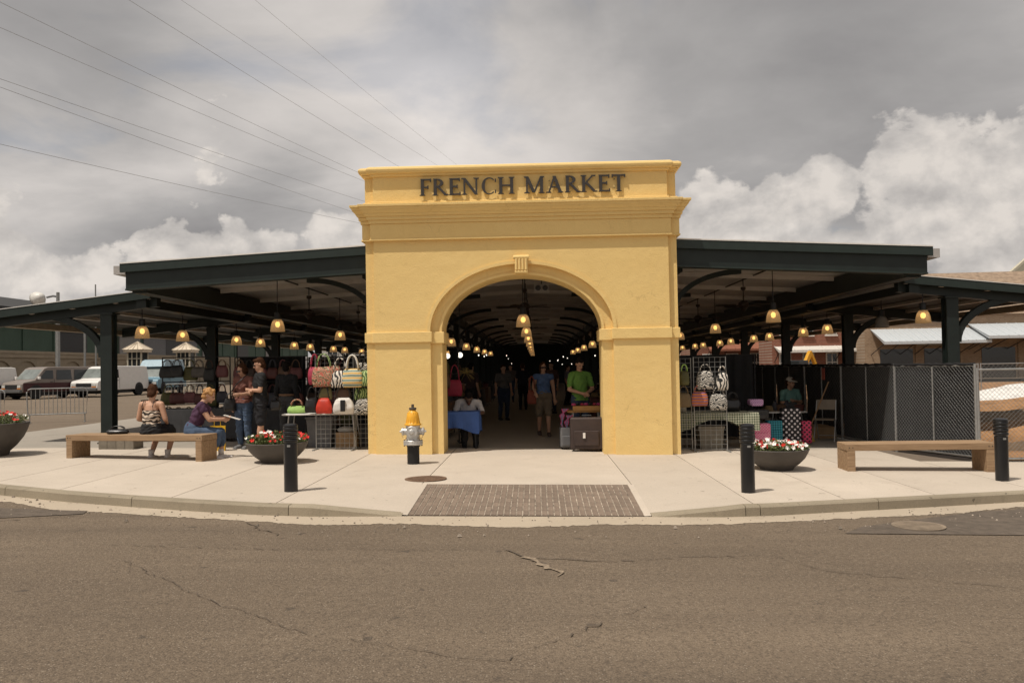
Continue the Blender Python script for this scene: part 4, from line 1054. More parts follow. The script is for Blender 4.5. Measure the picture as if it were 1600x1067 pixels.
    if hair:
        E4 = Rm.to_4x4()
        mb.ellipsoid(hp(0, .026, .045), (.083, .094, .092), 16, 12, E4); mb.ellipsoid(hp(0, .05, -.01), (.078, .07, .085), 14, 10, E4)
        if hair == 'short': mb.ellipsoid(hp(0, -.045, .095), (.062, .045, .03), 10, 8, E4)
        if hair == 'bun': mb.ellipsoid(hp(0, .10, -.045), (.062, .055, .06), 12, 8, E4); mb.ellipsoid(hp(.05, .07, -.07), (.03, .03, .035), 8, 6, E4); mb.ellipsoid(hp(-.04, .03, .11), (.04, .05, .03), 8, 6, E4)
        if hair == 'bob':
            for s_ in (-1, 1): mb.ellipsoid(hp(s_*.068, .0, -.02), (.030, .055, .085), 10, 8, E4)
            mb.ellipsoid(hp(0, .06, -.06), (.078, .05, .07), 12, 8, E4)
        if hair == 'fluffy':
            R_ = random.Random(5)
            for i in range(26):
                a = R_.uniform(0, 2*pi); e = R_.uniform(.0, 1.4); mb.ellipsoid(hp(.082*cos(a)*cos(e), .03+.085*sin(a)*cos(e) if sin(a) > -.5 else -.03, .03+.085*sin(e)), (.032, .032, .03), 8, 6)
            mb.ellipsoid(hp(0, .085, -.04), (.06, .035, .05), 10, 8, E4)
        fuse(mb, 'hair', hairm, t, .0105, 1, .010)
    if cap:
        mb = MB(); mb.ellipsoid(hp(0, .018, .065), (.092, .104, .075), 16, 10, Rm.to_4x4()); mb.ellipsoid(hp(0, -.11, .055), (.07, .07, .012), 12, 6, Rm.to_4x4()); fuse(mb, 'cap', cap, t, .01, 2)
    if eyes:
        for s_ in (-1, 1): MB().ellipsoid(hp(s_*.030, -.083, .008), (.013, .008, .009), 8, 6).build('eye', M('eye_dark', (.03, .02, .015), .3), t)
        MB().capsule(hp(-.022, -.092, -.058), hp(.022, -.092, -.058), .006, .006, 6).build('mouth', M('lips', (.30, .10, .08), .6), t)
    if glasses: MB().box(-.066, .066, -.012, .0, -.018, .018, Matrix.Translation(hp(0, -.092, .012)) @ Rm.to_4x4()).build('glasses', BLACK, t, bevel=.006)

    return t, J, hp
SK1 = (.47, .27, .18); SK2 = (.42, .24, .16); SK3 = (.11, .06, .04)
HBR = M('brown_hair', (.05, .022, .011), .85, spec=.1, var=.4, scale=30, bump=.6, bscale=90); HBL = M('blonde_hair', (.42, .22, .08), .6, var=.35, scale=30, bump=.6, bscale=90); HBK = M('black_hair', (.012, .009, .008), .8, spec=.1, var=.3, bump=.5, bscale=90)
DEN = M('denim', (.055, .085, .14), .85, var=.25, scale=9, bump=.2); DEND = M('dark_denim', (.03, .045, .08), .85, var=.25, scale=9)
BLK = M('black_cotton', (.011, .011, .012), .8, var=.25, bump=.25, bscale=14); WSH = M('white_shoes', (.58, .54, .52), .6, var=.1); GSH = M('grey_shoes', (.15, .15, .15), .7)
PUR = M('plum_top', (.055, .022, .05), .8, var=.2, bump=.35, bscale=12); BRN = M('brown_knit', (.15, .06, .045), .85, var=.2, bump=.3, bscale=14)
ZEB = mat_wave('leaf_print', (.03, .025, .02), (.55, .45, .36), 5, 7, 'Z', .8)
LEATHER = M('black_leather', (.012, .011, .011), .35, var=.2, spec=.5)
def strap(pts, r, name, mat, parent): return MB().path(pts, r, 6).build(name, mat, parent, smooth=True)
# 1 woman with bare back on the left bench, seen from behind
p1, J1, hp1 = person('woman seen from behind on the left bench in strappy leaf-print top', (-6.36, -.72, G(-6.4)-.06), pi-.15, dict(base='sit', ankL=V(.13, -.20, .10), ankR=V(-.17, -.22, .10), kneeL=V(.13, -.40, .50), kneeR=V(-.15, -.40, .50), elL=V(.25, -.03, .73), elR=V(-.25, -.03, .73), wrL=V(.12, -.24, .66), wrR=V(-.14, -.24, .66)), SK1, 'tank_top', ZEB, 'skirt', BLK, HBR, 'bun', WSH, 0, .9, True, 1.0, .3, .15, sock=WSH)
# the top leaves shoulders bare: cut the cloth above the shoulder blades
for o in list(p1.children):
    if o.name.startswith('tank_top'):
        bm = bmesh.new(); bm.from_mesh(o.data); bmesh.ops.delete(bm, geom=[v for v in bm.verts if v.co.z > .885 or abs(v.co.x) > .21], context='VERTS'); bm.to_mesh(o.data); bm.free()
for s in (-1, 1): strap([(s*.10, .085, .87), (s*.10, .10, .95), (s*.095, .06, 1.035), (s*.09, -.06, 1.02), (s*.09, -.135, .88)], .007, 'shoulder_strap', BLK, p1)
# 2 fair-haired woman reading at the bench end
PAPER = M('paper', (.55, .52, .48), .8)
p2, J2, hp2 = person('fair-haired woman in plum top and cropped jeans reading on the bench end', (-5.66, -.66, G(-5.6)-.06), pi/2+.22, dict(base='sit', chest=V(0, -.12, .84), neck=V(0, -.20, 1.0), head=V(0, -.27, 1.12), shL=V(.17, -.16, .95), shR=V(-.17, -.16, .95), elL=V(.19, -.30, .72), elR=V(-.19, -.30, .72), wrL=V(.06, -.52, .73), wrR=V(-.06, -.50, .71), kneeL=V(.12, -.44, .48), kneeR=V(-.11, -.42, .48), ankL=V(.13, -.44, .10), ankR=V(-.12, -.34, .10)), SK1, 'blouse', PUR, 'cropped_jeans', DEN, HBL, 'fluffy', WSH, .35, 1.55, True, 1.0, -.1, .45, sock=WSH)
o = MB().bx((0, 0, 0), (.20, .28, .004), rx=rad(18)).build('leaflet', PAPER, None, loc=(-5.03, -.52, G(-5.0)+.69), rz=1.75); tag(o, 'pale leaflet held by the woman in the plum top', 'leaflet')
# 3 woman in brown top
p3, J3, hp3 = person('woman in brown knit top and jeans with shoulder bag, looking down', (-5.36, 1.0, G(-5.2)), -.35, dict(elR=V(-.24, .02, 1.12), wrR=V(-.22, -.06, .88), elL=V(.24, -.03, 1.12), wrL=V(.10, -.22, 1.10), head=V(0, -.05, 1.585)), SK2, 'knit_top', BRN, 'jeans', DEN, HBR, 'bob', GSH, .8, 1.92, True, .95, -.25, .45, waist=.02, glasses=True)
# 4 man in black
p4, J4, hp4 = person('man in black t-shirt and black shorts with folded arms and sunglasses', (-4.95, .72, G(-4.9)), -pi/2+.55, dict(elL=V(.25, -.06, 1.12), elR=V(-.25, -.06, 1.12), wrL=V(-.05, -.19, 1.13), wrR=V(.05, -.20, 1.09), ankR=V(-.15, .10, .09), ankL=V(.11, -.05, .09), kneeR=V(-.13, .03, .5)), SK1, 't_shirt', BLK, 'shorts', M('black_shorts', (.014, .014, .017), .85, var=.2, bump=.3, bscale=10), HBR, 'short', BLK, .62, .92, False, 1.0, -.15, .30, waist=-.02, glasses=True, sock=BLK)
# 5 person in black top and grey trousers, from behind
p5, J5, hp5 = person('person in black top and grey trousers standing behind the man in black', (-4.80, 1.9, G(-4.6)), pi-.3, {}, SK3, 'jumper', BLK, 'trousers', M('charcoal_trousers', (.06, .06, .062), .85, var=.2), HBK, 'short', BLK, 1.9, 1.95, False, .97, belt=M('tan_belt', (.20, .11, .06), .6))
# 6 woman in blue walking up the aisle
p6, J6, hp6 = person('woman in blue sleeveless top and khaki shorts walking up the aisle', (.40, 3.95, G(.4)), .08, dict(kneeL=V(.10, -.08, .51), ankL=V(.10, -.10, .10), ankR=V(-.10, .16, .12), kneeR=V(-.10, .02, .5), elR=V(-.23, .02, 1.14), wrR=V(-.20, -.14, 1.02), wrL=V(.26, .02, .86)), SK2, 'tank_top', M('blue_top', (.07, .12, .24), .8), 'shorts', M('khaki', (.14, .11, .075), .85), HBR, 'bob', M('sandals', (.05, .035, .03), .7), .12, .95, True, .96, .1, .12, glasses=True)
# 7 man in green
p7, J7, hp7 = person('man in bright green t-shirt standing behind the luggage stall in the arch', (1.12, 2.0, G(1.1)), .35, dict(elL=V(.25, -.05, 1.10), elR=V(-.25, -.05, 1.10), wrL=V(.06, -.26, 1.04), wrR=V(-.06, -.27, 1.02)), SK2, 't_shirt', M('green_tee', (.11, .235, .045), .8, var=.12), 'trousers', DEND, HBK, 'short', BLK, .72, 1.95, False, 1.0, .0, .5, waist=-.03)
# 8 seated man behind the blue table
p8, J8, hp8 = person('dark-haired man in white shirt slumped behind the blue table', (-1.12, 1.72, G(-1.1)-.05), .15, dict(base='sit', chest=V(0, -.06, .80), neck=V(0, -.13, .95), head=V(0, -.22, .98), shL=V(.19, -.10, .90), shR=V(-.19, -.10, .90), elL=V(.27, -.22, .70), elR=V(-.27, -.22, .70), wrL=V(.16, -.42, .70), wrR=V(-.16, -.42, .70)), SK3, 'shirt', M('white_shirt', (.40, .39, .39), .8), 'trousers', BLK, HBK, 'short', BLK, .8, 1.95, False, 1.0, 0, .7)
# 9 stallholder on the right with white cap
p9, J9, hp9 = person('stallholder in teal shirt and pale cap seated behind the far right table', (6.12, 4.75, G(6.1)-.02), .25, dict(base='sit', elL=V(.24, -.08, .74), wrL=V(-.02, -.24, .78), elR=V(-.24, -.08, .74), wrR=V(-.02, -.26, .70)), SK2, 'shirt', M('teal_shirt', (.13, .26, .23), .8), 'trousers', BLK, HBR, 'short', BLK, .7, 1.95, False, 1.0, .4, .2, cap=M('pale_cap', (.42, .38, .33), .8))
t = thing('stool', 'dark stool under the stallholder in the pale cap', 'stool', (6.12, 4.78, G(6.1))); MB().lathe([(.17, .38), (.18, .39), (.18, .41), (.16, .42)], 20).build('seat', DARKMET, t)
for k in range(4): MB().tube((.12*cos(k*pi/2+.7), .12*sin(k*pi/2+.7), .38), (.18*cos(k*pi/2+.7), .18*sin(k*pi/2+.7), 0), .012, n=6).build('leg', DARKMET, t)
# dim visitors further inside the aisle
vis = [(-.72, 9.5, .3, (.12, .115, .11), DEND, 'visitor in pale shirt in the dim aisle left of the woman in blue'), (-1.55, 8.0, 2.6, (.05, .03, .03), BLK, 'visitor in dark clothes at the left stalls deep in the aisle'), (-.25, 15.5, pi, (.02, .02, .03), BLK, 'visitor in black at the middle of the aisle, seen from behind'),
       (.75, 13.0, -.6, (.10, .05, .04), DEND, 'visitor in brown top right of the woman in blue'), (1.5, 19.0, 1.3, (.16, .15, .17), BLK, 'visitor in grey at the right stalls far down the aisle'), (-.9, 22.0, 0, (.12, .10, .09), DEND, 'visitor in cream top farthest down the aisle')]
for i, (x, y, rz, c, bm_, lab) in enumerate(vis):
    person(lab, (x, y, G(x)), rz, dict(kneeL=V(.10, -.05, .5), ankR=V(-.10, .10, .10)), SK2 if i % 2 else SK1, 'shirt', M('visitor_shirt_%d' % i, c, .8), 'trousers', bm_, HBK if i % 2 else HBR, 'short', BLK, .7, 1.95, i % 3 == 0, .94+.02*(i % 4), eyes=False, voxel=.02, group='visitors in the aisle')

# ================================================================== STALL GOODS
def gridwall(x0, x1, y, h, label, rz=0, cell=.085):
    w = x1-x0; t = thing('gridwall_panel', label, 'display rack', ((x0+x1)/2, y, G(x0)), rz, 'wire display grids')
    mb = MB(); n = int(w/cell); m = int((h-.03)/cell)
    for i in range(n+1): mb.tube((-w/2+w*i/n, 0, .02), (-w/2+w*i/n, 0, h), .0036, n=5)
    for j in range(m+1): mb.tube((-w/2, .006, .03+(h-.03)*j/m), (w/2, .006, .03+(h-.03)*j/m), .0036, n=5)
    stuff(mb.build('wire_grid', M('grid_wire', (.28, .28, .27), .5, .4), t))
    for s in (-1, 1): MB().tube((s*w/2, -.0, .0), (s*w/2, 0, h+.01), .009, n=8).build('side_bar', STEEL, t)
    for s in (-1, 1): MB().box(s*w/2-.015, s*w/2+.015, -.25, .25, -.01, .02).build('foot', STEEL, t)
    return t
def bag_mesh(w, h, d, sag=.15, taper=.12, n=18, seed=0):
    """soft bag: rounded pillow, wider at the base, creased"""
    mb = MB(); vs = []; m = 12
    for j in range(m+1):
        v = j/m; z = h*v; k = math.sin(pi*min(1, max(0, v*.90+.06)))**.5
        wx = w/2*(1-taper*v)*(.62+.38*k); dy = d/2*k*(1-.55*v)
        for i in range(n):
            a = 2*pi*i/n; ca, sa = cos(a), sin(a); e = .7
            x = wx*math.copysign(abs(ca)**e, ca); y = dy*math.copysign(abs(sa)**e, sa)
            q = .018*mnoise.noise(Vector((x*14, z*14, seed+a)))
            vs.append((x, y+q, z - sag*h*(1-(2*x/w)**2)*(.35 if v > .9 else 0)))
    fs = [(j*n+i, j*n+(i+1) % n, (j+1)*n+(i+1) % n, (j+1)*n+i) for j in range(m) for i in range(n)] + [tuple(range(n-1, -1, -1)), tuple(m*n+i for i in range(n))]
    return mb.add(vs, fs)
def bag(label, loc, w, h, d, mat, hm=None, hl=.22, rz=0, hr=.009, trim=None, group=None, seed=0, name='handbag', taper=.22):
    t = thing(name, label, 'bag', loc, rz, group)
    bag_mesh(w, h, d, .25, taper, seed=seed).build('bag_body', mat, t, smooth=True)
    for s in (-1, 1):
        pts = [(w*.26*cos(pi*i/10)*1.0, s*d*.16, h*.93 + hl*sin(pi*i/10)) for i in range(11)]
        MB().path(pts, hr, 6).build('handle', hm or mat, t, smooth=True)
    if trim: MB().box(-w*.09, w*.09, -d/2-.012, -d*.3, h*.15, h*.80).build('flap', trim, t, bevel=.01)
    return t
FLOR = mat_wave('floral_print', (.14, .10, .05), (.52, .40, .27), 7, 12, 'DIAGONAL', .7, (.42, .12, .08)); ZEBB = mat_wave('zebra_print', (.02, .02, .02), (.60, .55, .48), 5, 8, 'X', .6)
STRP = mat_wave('striped_canvas', (.62, .40, .12), (.66, .62, .54), 3.6, .6, 'Z', .8, (.20, .27, .22)); ZEB2 = mat_wave('swirl_print', (.02, .02, .02), (.46, .43, .38), 8, 14, 'Z', .6)
GRNW = mat_wave('green_print', (.05, .10, .03), (.35, .46, .20), 6, 9, 'X', .7); RED = M('red_leather', (.50, .04, .02), .45, var=.2, bump=.4, bscale=10); WLE = M('white_leather', (.62, .59, .55), .45, var=.1, bump=.4, bscale=10)
LIME = M('lime_fabric', (.32, .50, .14), .7, var=.15); WHITEF = M('white_fabric', (.66, .64, .60), .8); PINKF = M('crimson_fabric', (.32, .03, .06), .7)
gy = .80
gridwall(-3.92, -3.20, gy, 1.80, 'wire grid of bags left of the gate, facing the street'); gridwall(-3.19, -2.82, gy+.12, 1.80, 'narrow wire grid squeezed against the left pier of the gate')
z0 = G(-3.5)
B = [('floral print tote at top left of the left bag grid', -3.73, 1.22, .42, .36, FLOR, GRNW), ('black and cream zebra bag in the top row of the left grid', -3.42, 1.20, .36, .30, ZEBB, ZEBB), ('yellow and white striped tote with white handles on the left grid', -3.18, 1.20, .36, .33, STRP, WHITEF), ('green print bag partly hidden by the left pier', -2.92, 1.22, .28, .28, GRNW, BLACK), ('crimson bag behind the floral tote on the left grid', -3.92, 1.26, .24, .32, PINKF, PINKF),
     ('red leather bag with white buckles in the lower row on the left', -3.73, .72, .31, .28, RED, LEATHER), ('white leather bag with black panel in the lower row on the left', -3.36, .71, .42, .29, WLE, LEATHER), ('black and white swirl bag in the lower row by the left pier', -2.98, .69, .38, .29, ZEB2, LEATHER)]
for i, (lab, x, z, w, h, m_, hm) in enumerate(B):
    bag(lab, (x, gy-.13-(.04 if i == 2 else 0)+(.09 if i == 4 else 0), z0+z-.03), w*1.16, h*1.12, .19, m_, hm, .24 if i != 2 else .26, 0, .014 if i in (2,) else .010, LEATHER if i == 6 else None, 'bags on the left grid', i, taper=.42 if i > 4 else .15)
for i, (lab, x, z, w, h, m_) in enumerate((('brown and cream bag tucked behind the zebra bag on the left grid', -3.55, 1.30, .34, .34, FLOR), ('black bag with white print at the top right of the left grid', -3.0, 1.36, .34, .32, ZEB2), ('olive bag hanging between the two rows on the left grid', -3.72, .98, .30, .26, M('olive_bag', (.16, .14, .06), .7)), ('dark brown bag hanging between the rows beside the olive one', -3.38, .97, .34, .26, M('umber_bag', (.09, .05, .03), .6)), ('green and white bag between the rows by the left pier', -3.04, .96, .30, .26, GRNW), ('black slouchy bag at the left end of the lower row', -3.98, .74, .30, .30, LEATHER))):
    bag(lab, (x, gy-.06, z0+z-.03), w, h, .15, m_, LEATHER, .20, .1*(i-2), .009, None, 'bags on the left grid', 60+i, taper=.3)
def table(name, label, cx, cy, w, d, h, topm, rz=0, thick=.03, group='stall tables'):
    t = thing(name, label, 'table', (cx, cy, G(cx)), rz, group)
    MB().box(-w/2, w/2, -d/2, d/2, h-thick, h).build('table_top', topm, t, bevel=.008)
    for sx_ in (-1, 1):
        for sy in (-1, 1): MB().tube((sx_*(w/2-.12), sy*(d/2-.06), h-thick), (sx_*(w/2-.05), sy*(d/2-.05), 0), .013, n=8).build('leg', STEEL, t)
        MB().tube((sx_*(w/2-.09), -(d/2-.06), h*.35), (sx_*(w/2-.09), d/2-.06, h*.35), .010, n=6).build('leg_brace', STEEL, t)
    return t
table('folding_table', 'white folding table under the bags left of the gate', -3.85, 1.05, 1.45, .5, .68, WHITEM)
t = bag('lime and white bag lying on the folding table left of the gate', (-4.32, .93, G(-4.3)+.68), .40, .15, .2, LIME, FLOR, .12, .1, .014, None, None, 9)
t = thing('cardboard_box', 'cardboard box with crumpled plastic behind the left wire grid', 'box', (-3.42, 1.25, z0)); MB().box(-.2, .2, -.16, .16, 0, .3).build('carton', CARD, t, bevel=.006); MB().ellipsoid((-.02, 0, .34), (.19, .13, .07), 12, 8).build('crumpled_bag', M('cloudy_plastic', (.35, .35, .34), .4), t)
for i, (x, y, h) in enumerate(((-3.98, 1.45, .55), (-3.0, 1.5, .4))):
    t = thing('storage_bin', ['grey plastic storage bin under the left folding table', 'dark plastic storage bin behind the narrow left grid'][i], 'bin', (x, y, G(x))); MB().prism([(-.22, 0), (.22, 0), (.26, h), (-.26, h)], -.18, .18).build('tub', PLAST if i == 0 else DARKMET, t, bevel=.01); MB().box(-.28, .28, -.2, .2, h, h+.035).build('lid', PLAST if i == 0 else DARKMET, t, bevel=.008)
# dark racks of hanging bags on the left, in the shade
def rack(cx, cy, w, h, label, rz=0):
    t = thing('bag_rack', label, 'rack', (cx, cy, G(cx)), rz, 'racks of bags')
    for s in (-1, 1):
        MB().tube((s*w/2, 0, 0), (s*w/2, 0, h), .014, n=8).build('upright', DARKMET, t); MB().box(s*w/2-.02, s*w/2+.02, -.28, .28, 0, .03).build('foot', DARKMET, t)
    for z in (h, h-.55, h-1.05): MB().tube((-w/2, 0, z), (w/2, 0, z), .011, n=8).build('rail', DARKMET, t)
    return t
dk = [M('bag_dark_%d' % i, c, .6, var=.3) for i, c in enumerate([(.05, .03, .022), (.10, .035, .03), (.03, .03, .03), (.09, .085, .03), (.13, .075, .045), (.05, .05, .06), (.16, .06, .06), (.10, .09, .08)])]
dkn = ['dark brown', 'maroon', 'black', 'olive', 'tan', 'slate', 'brick-red', 'grey']
R4 = random.Random(21); nb = 0
spots = [(-7.35, 3.6, 1.5, 'left'), (-5.75, 3.7, 1.5, 'middle'), (-4.2, 4.0, 1.4, 'right')]
for cx, cy, w, side in spots:
    rack(cx, cy, w, 1.78, 'dark rack hung with bags under the left roof, %s one of three' % side, .05)
    for row, rn in ((1.74, 'top'), (1.19, 'middle'), (.69, 'bottom')):
        n = 6
        for i in range(n):
            ci = R4.randrange(8); h = R4.uniform(.25, .33); x = cx - w/2 + w*(i+.5)/n + R4.uniform(-.03, .03); hl = R4.uniform(.12, .2)
            bag('%s bag hanging %s in the %s row of the %s dark rack' % (dkn[ci], ORD[i], rn, side), (x, cy-.10+R4.uniform(-.05, .05), G(x)+row-h-hl), R4.uniform(.27, .40), h, .17, dk[ci], dk[(ci*3+2) % 8], hl, R4.uniform(-.2, .2), .008, None, 'bags on the dark racks', nb); nb += 1
# black cloths added to darken the pale background behind racks and stalls
for i, (cx, cy, w, sd_) in enumerate(((-5.75, 3.98, 1.5, 'middle'), (-4.2, 4.28, 1.5, 'right'), (-3.1, 2.6, 1.1, 'grid'), (3.9, 3.0, 1.9, 'gingham'))):
    t = thing('added_dark_cloth', 'added black cloth darkening the space behind the %s' % {'middle': 'middle dark rack', 'right': 'right dark rack', 'grid': 'left wire grid of bags', 'gingham': 'gingham table stall'}[sd_], 'cloth', (cx, cy, G(cx)), .04, 'added dark cloths')
    nx = 48; vs = []
    for j in range(9):
        for q in range(nx+1): vs.append((-w/2+w*q/nx, .035*sin(q*.85+i)+.01*sin(q*2.1), .06+1.72*j/8))
    MB().add(vs, [(j*(nx+1)+q, j*(nx+1)+q+1, (j+1)*(nx+1)+q+1, (j+1)*(nx+1)+q) for j in range(8) for q in range(nx)]).build('dark_sheet', DARKFAB, t, smooth=True, fix=False); MB().tube((-w/2-.05, 0, 1.79), (w/2+.05, 0, 1.79), .012, n=6).build('sheet_rail', DARKMET, t)
    for q in (-1, 1): MB().tube((q*(w/2+.04), 0, 0), (q*(w/2+.04), 0, 1.8), .012, n=6).build('upright', DARKMET, t)
# cloth draped tables
def cloth_table(label, cx, cy, w, d, h, drop, mat, rz=0, corner=0, name='draped_table', group='stall tables'):
    t = thing(name, label, 'table', (cx, cy, G(cx)), rz, group)
    for sx_ in (-1, 1):
        for sy in (-1, 1): MB().tube((sx_*(w/2-.06), sy*(d/2-.06), 0), (sx_*(w/2-.10), sy*(d/2-.08), h-.02), .014, n=6).build('leg', DARKMET, t)
    MB().box(-w/2+.01, w/2-.01, -d/2+.01, d/2-.01, h-.035, h-.006).build('table_top', CARD, t)
    # cloth sheet with wavy hanging edges
    vs = []; n = 72; per = []
    for i in range(n):
        a = 2*pi*i/n; c, s_ = cos(a), sin(a); k = 1/max(abs(c), abs(s_)); per.append((c*k*w/2, s_*k*d/2, c, s_))
    rings = [(0, .0), (.85, .0), (1.0, .0), (1.012, -.03), (1.02, -drop*.5), (1.03, -drop)]
    for q, dz in rings:
        for i, (x, y, c, s_) in enumerate(per):
            wv = 0 if dz > -.05 else .022*sin(i*1.05)*(-dz/drop); cn = corner*(abs(c*s_)*2)**3 if dz == -drop else 0
            vs.append((x*q + c*wv, y*q + s_*wv, h + dz - cn + (0 if dz > -.02 else .015*mnoise.noise(Vector((x*5, y*5, 1))))))
    fs = [(j*n+i, j*n+(i+1) % n, (j+1)*n+(i+1) % n, (j+1)*n+i) for j in range(1, len(rings)-1) for i in range(n)] + [tuple(n+i for i in range(n))]
    MB().add(vs, fs).build('cloth', mat, t, smooth=False, fix=False)
    return t
GREYC = M('charcoal_cloth', (.045, .045, .047), .9, var=.2); BLUEC = M('blue_cloth', (.045, .10, .30), .75, var=.12, bump=.2, bscale=9)
cloth_table('table draped in charcoal cloth below the left dark rack', -6.9, 2.75, 1.7, .6, .68, .62, GREYC)
cloth_table('table draped in charcoal cloth behind the standing couple', -5.3, 3.0, 1.3, .6, .68, .62, GREYC)
t = thing('folding_chair', 'black folding chair seen past the left column beside the bench', 'chair', (-8.0, 2.95, G(-8)), 1.0)
def chair_parts(t, mat, fm):
    for s in (-1, 1):
        MB().path([(s*.2, -.22, 0), (s*.2, .02, .44), (s*.19, .16, .84)], .011, 6).build('front_leg', fm, t); MB().path([(s*.18, .25, 0), (s*.18, -.02, .46)], .011, 6).build('rear_leg', fm, t)
    MB().box(-.2, .2, -.20, .19, .44, .465).build('seat', mat, t, bevel=.008)
    m = Matrix.Translation((0, .15, .74)) @ Matrix.Rotation(rad(-18), 4, 'X'); MB().box(-.2, .2, -.012, .012, -.1, .12, m).build('backrest', mat, t, bevel=.008)
    MB().tube((-.18, .22, .1), (.18, .22, .1), .008, n=6).build('stretcher', fm, t)
chair_parts(t, BLACK, DARKMET)
t = thing('folding_chair', 'tan metal folding chair leaning near the black fabric fence', 'chair', (6.25, 2.75, G(6.2)), -.5); chair_parts(t, M('tan_metal', (.19, .155, .115), .5), STEEL)
t = thing('broom', 'broom with wooden handle leaning on the fence beside the tan chair', 'broom', (5.85, 2.6, G(5.8))); MB().tube((0, 0, .22), (.52, .25, 1.22), .013, n=8).build('handle', M('broom_wood', (.25, .15, .08)), t); MB().prism([(-.14, 0), (.12, 0), (.05, .22), (-.03, .24)], -.03, .03).build('bristles', M('straw', (.36, .26, .08), .9), t)
# bags carried or set down by people
bag('black leather bag lying on the bench beside the seated woman', (-6.98, -.64, G(-7)+.415), .42, .085, .2, LEATHER, LEATHER, .05, .15, .008, None, None, 3)
bag('black shoulder bag hanging at the brown-topped woman\'s hip', (-5.58, .87, G(-5.6)+.72), .26, .26, .12, LEATHER, LEATHER, .10, .6, .008, None, None, 4); strap([(-5.58, .85, G(-5.5)+1.05), (-5.42, .81, 1.33), (-5.25, .88, 1.50)], .010, 'bag_strap', LEATHER, None)
o = bpy.data.objects['bag_strap']; tag(o, 'dark strap of the shoulder bag across the brown knit top', 'strap')
bag('black camera bag at the hip of the man in black', (-4.66, .70, G(-4.7)+.74), .24, .20, .14, LEATHER, LEATHER, .07, .5, .008, None, None, 5)
bag('rust-red shoulder bag carried by the woman in blue', (.14, 3.88, G(.1)+.72), .24, .34, .12, M('rust_bag', (.20, .05, .03), .7), None, .30, .2, .012, None, None, 6)
t = thing('shopping_bag', 'bright yellow paper shopping bag standing beside the woman in brown', 'bag', (-5.72, .62, G(-5.7)), .25); YEL = M('yellow_paper', (.70, .42, .02), .55, var=.08)
MB().add([(-.13, -.08, 0), (.13, -.08, 0), (.13, .08, 0), (-.13, .08, 0), (-.14, -.085, .46), (.14, -.085, .46), (.13, .06, .46), (-.13, .06, .46)], [(0, 3, 2, 1), (0, 1, 5, 4), (1, 2, 6, 5), (2, 3, 7, 6), (3, 0, 4, 7)]).build('paper_bag', YEL, t); MB().path([(-.06, -.08, .45), (-.05, -.085, .56), (.05, -.085, .56), (.06, -.08, .45)], .006, 5).build('handle', YEL, t)
# blue table inside the arch
cloth_table('table under a bright blue cloth just inside the left of the arch', -1.32, 1.25, .92, .62, .70, .30, BLUEC, 0, .12)
t = thing('cloth_drop', 'blue cloth hanging to the floor against the left jamb of the arch', 'cloth', (-1.72, .98, G(-1.7))); MB().box(-.1, .03, -.012, .012, 0, .69).build('hanging_cloth', BLUEC, t, bevel=.01)
R5 = random.Random(8)
bag('brown leather bag with white tag hanging inside the left of the arch', (-1.62, 1.95, 1.15), .30, .30, .14, M('brown_leather', (.10, .05, .03), .5), None, .25, .3, .01, WHITEF, None, 7)
bag('crimson round bag hanging inside the left of the arch', (-1.42, 2.15, .98), .34, .36, .14, PINKF, None, .3, .2, .01, None, None, 8); bag('olive string bag hanging highest inside the left of the arch', (-1.66, 2.25, 1.38), .28, .34, .13, dk[3], None, .2, .1, .008, None, None, 9)
t = rack(-1.75, 2.2, .8, 1.95, 'dark rack of bags just inside the left of the arch', .2)
o = MB()
for i in range(26):
    a = R5.uniform(0, 2*pi); e = R5.uniform(-1, 1); r = .19; o.path([(0, 0, 0), (r*.6*cos(a)*cos(e), r*.6*sin(a)*cos(e), r*.6*sin(e)), (r*cos(a)*cos(e*.8), r*sin(a)*cos(e*.8), r*sin(e)-.04)], [.008, .006, .004], 4)
o = o.build('spiky_ornament', M('dry_palm', (.20, .15, .05), .8), None, loc=(-1.22, 2.5, 1.45)); tag(o, 'spiky dried-palm ornament hanging beside the globe lamps', 'ornament')
# luggage stall at the right of the arch
CASEB = M('dark_brown_case', (.045, .03, .026), .55, var=.2, bump=.3, bscale=8)
def suitcase(label, loc, w, h, d, mat, rz=0, group=None, trimm=None):
    t = thing('suitcase', label, 'suitcase', loc, rz, group)
    MB().box(-w/2, w/2, -d/2, d/2, .04, h).build('shell', mat, t, bevel=.03, seg=3)
    MB().box(-w*.38, w*.38, -d/2-.025, -d/2+.01, h*.18, h*.62).build('front_pocket', mat, t, bevel=.012)
    MB().path([(-w*.16, 0, h-.005), (-w*.14, 0, h+.035), (w*.14, 0, h+.035), (w*.16, 0, h-.005)], .010, 6).build('handle', trimm or BLACK, t)
    for s in (-1, 1):
        MB().lathe([(.0001, -.014), (.03, -.014), (.03, .014), (.0001, .014)], 12, mtx=Matrix.Rotation(rad(90), 4, 'Y')).build('wheel', BLACK, t, loc=(s*(w/2-.05), d*.3, .03))
    MB().path([(-w/2-.004, -d*.25, .05), (-w/2-.004, -d*.25, h-.03)], .006, 5).build('piping', trimm or BLACK, t)
    return t
suitcase('big dark brown suitcase with white tag at the right foot of the arch', (1.16, .62, G(1.1)), .60, .62, .28, CASEB, -.1)
o = MB().box(-.022, .022, -.004, .004, -.05, .05).build('price_tag', WHITEM, None, loc=(1.10, .44, G(1.1)+.30)); tag(o, 'small white price tag on the big brown suitcase', 'tag')
suitcase('grey suitcase half hidden left of the big brown suitcase', (.80, .98, G(.8)), .26, .42, .22, PLAST, .1)
table('stall_table', 'wooden luggage stall table in front of the man in green', 1.18, 1.25, .72, .5, .72, M('orange_wood', (.36, .19, .06), .6))
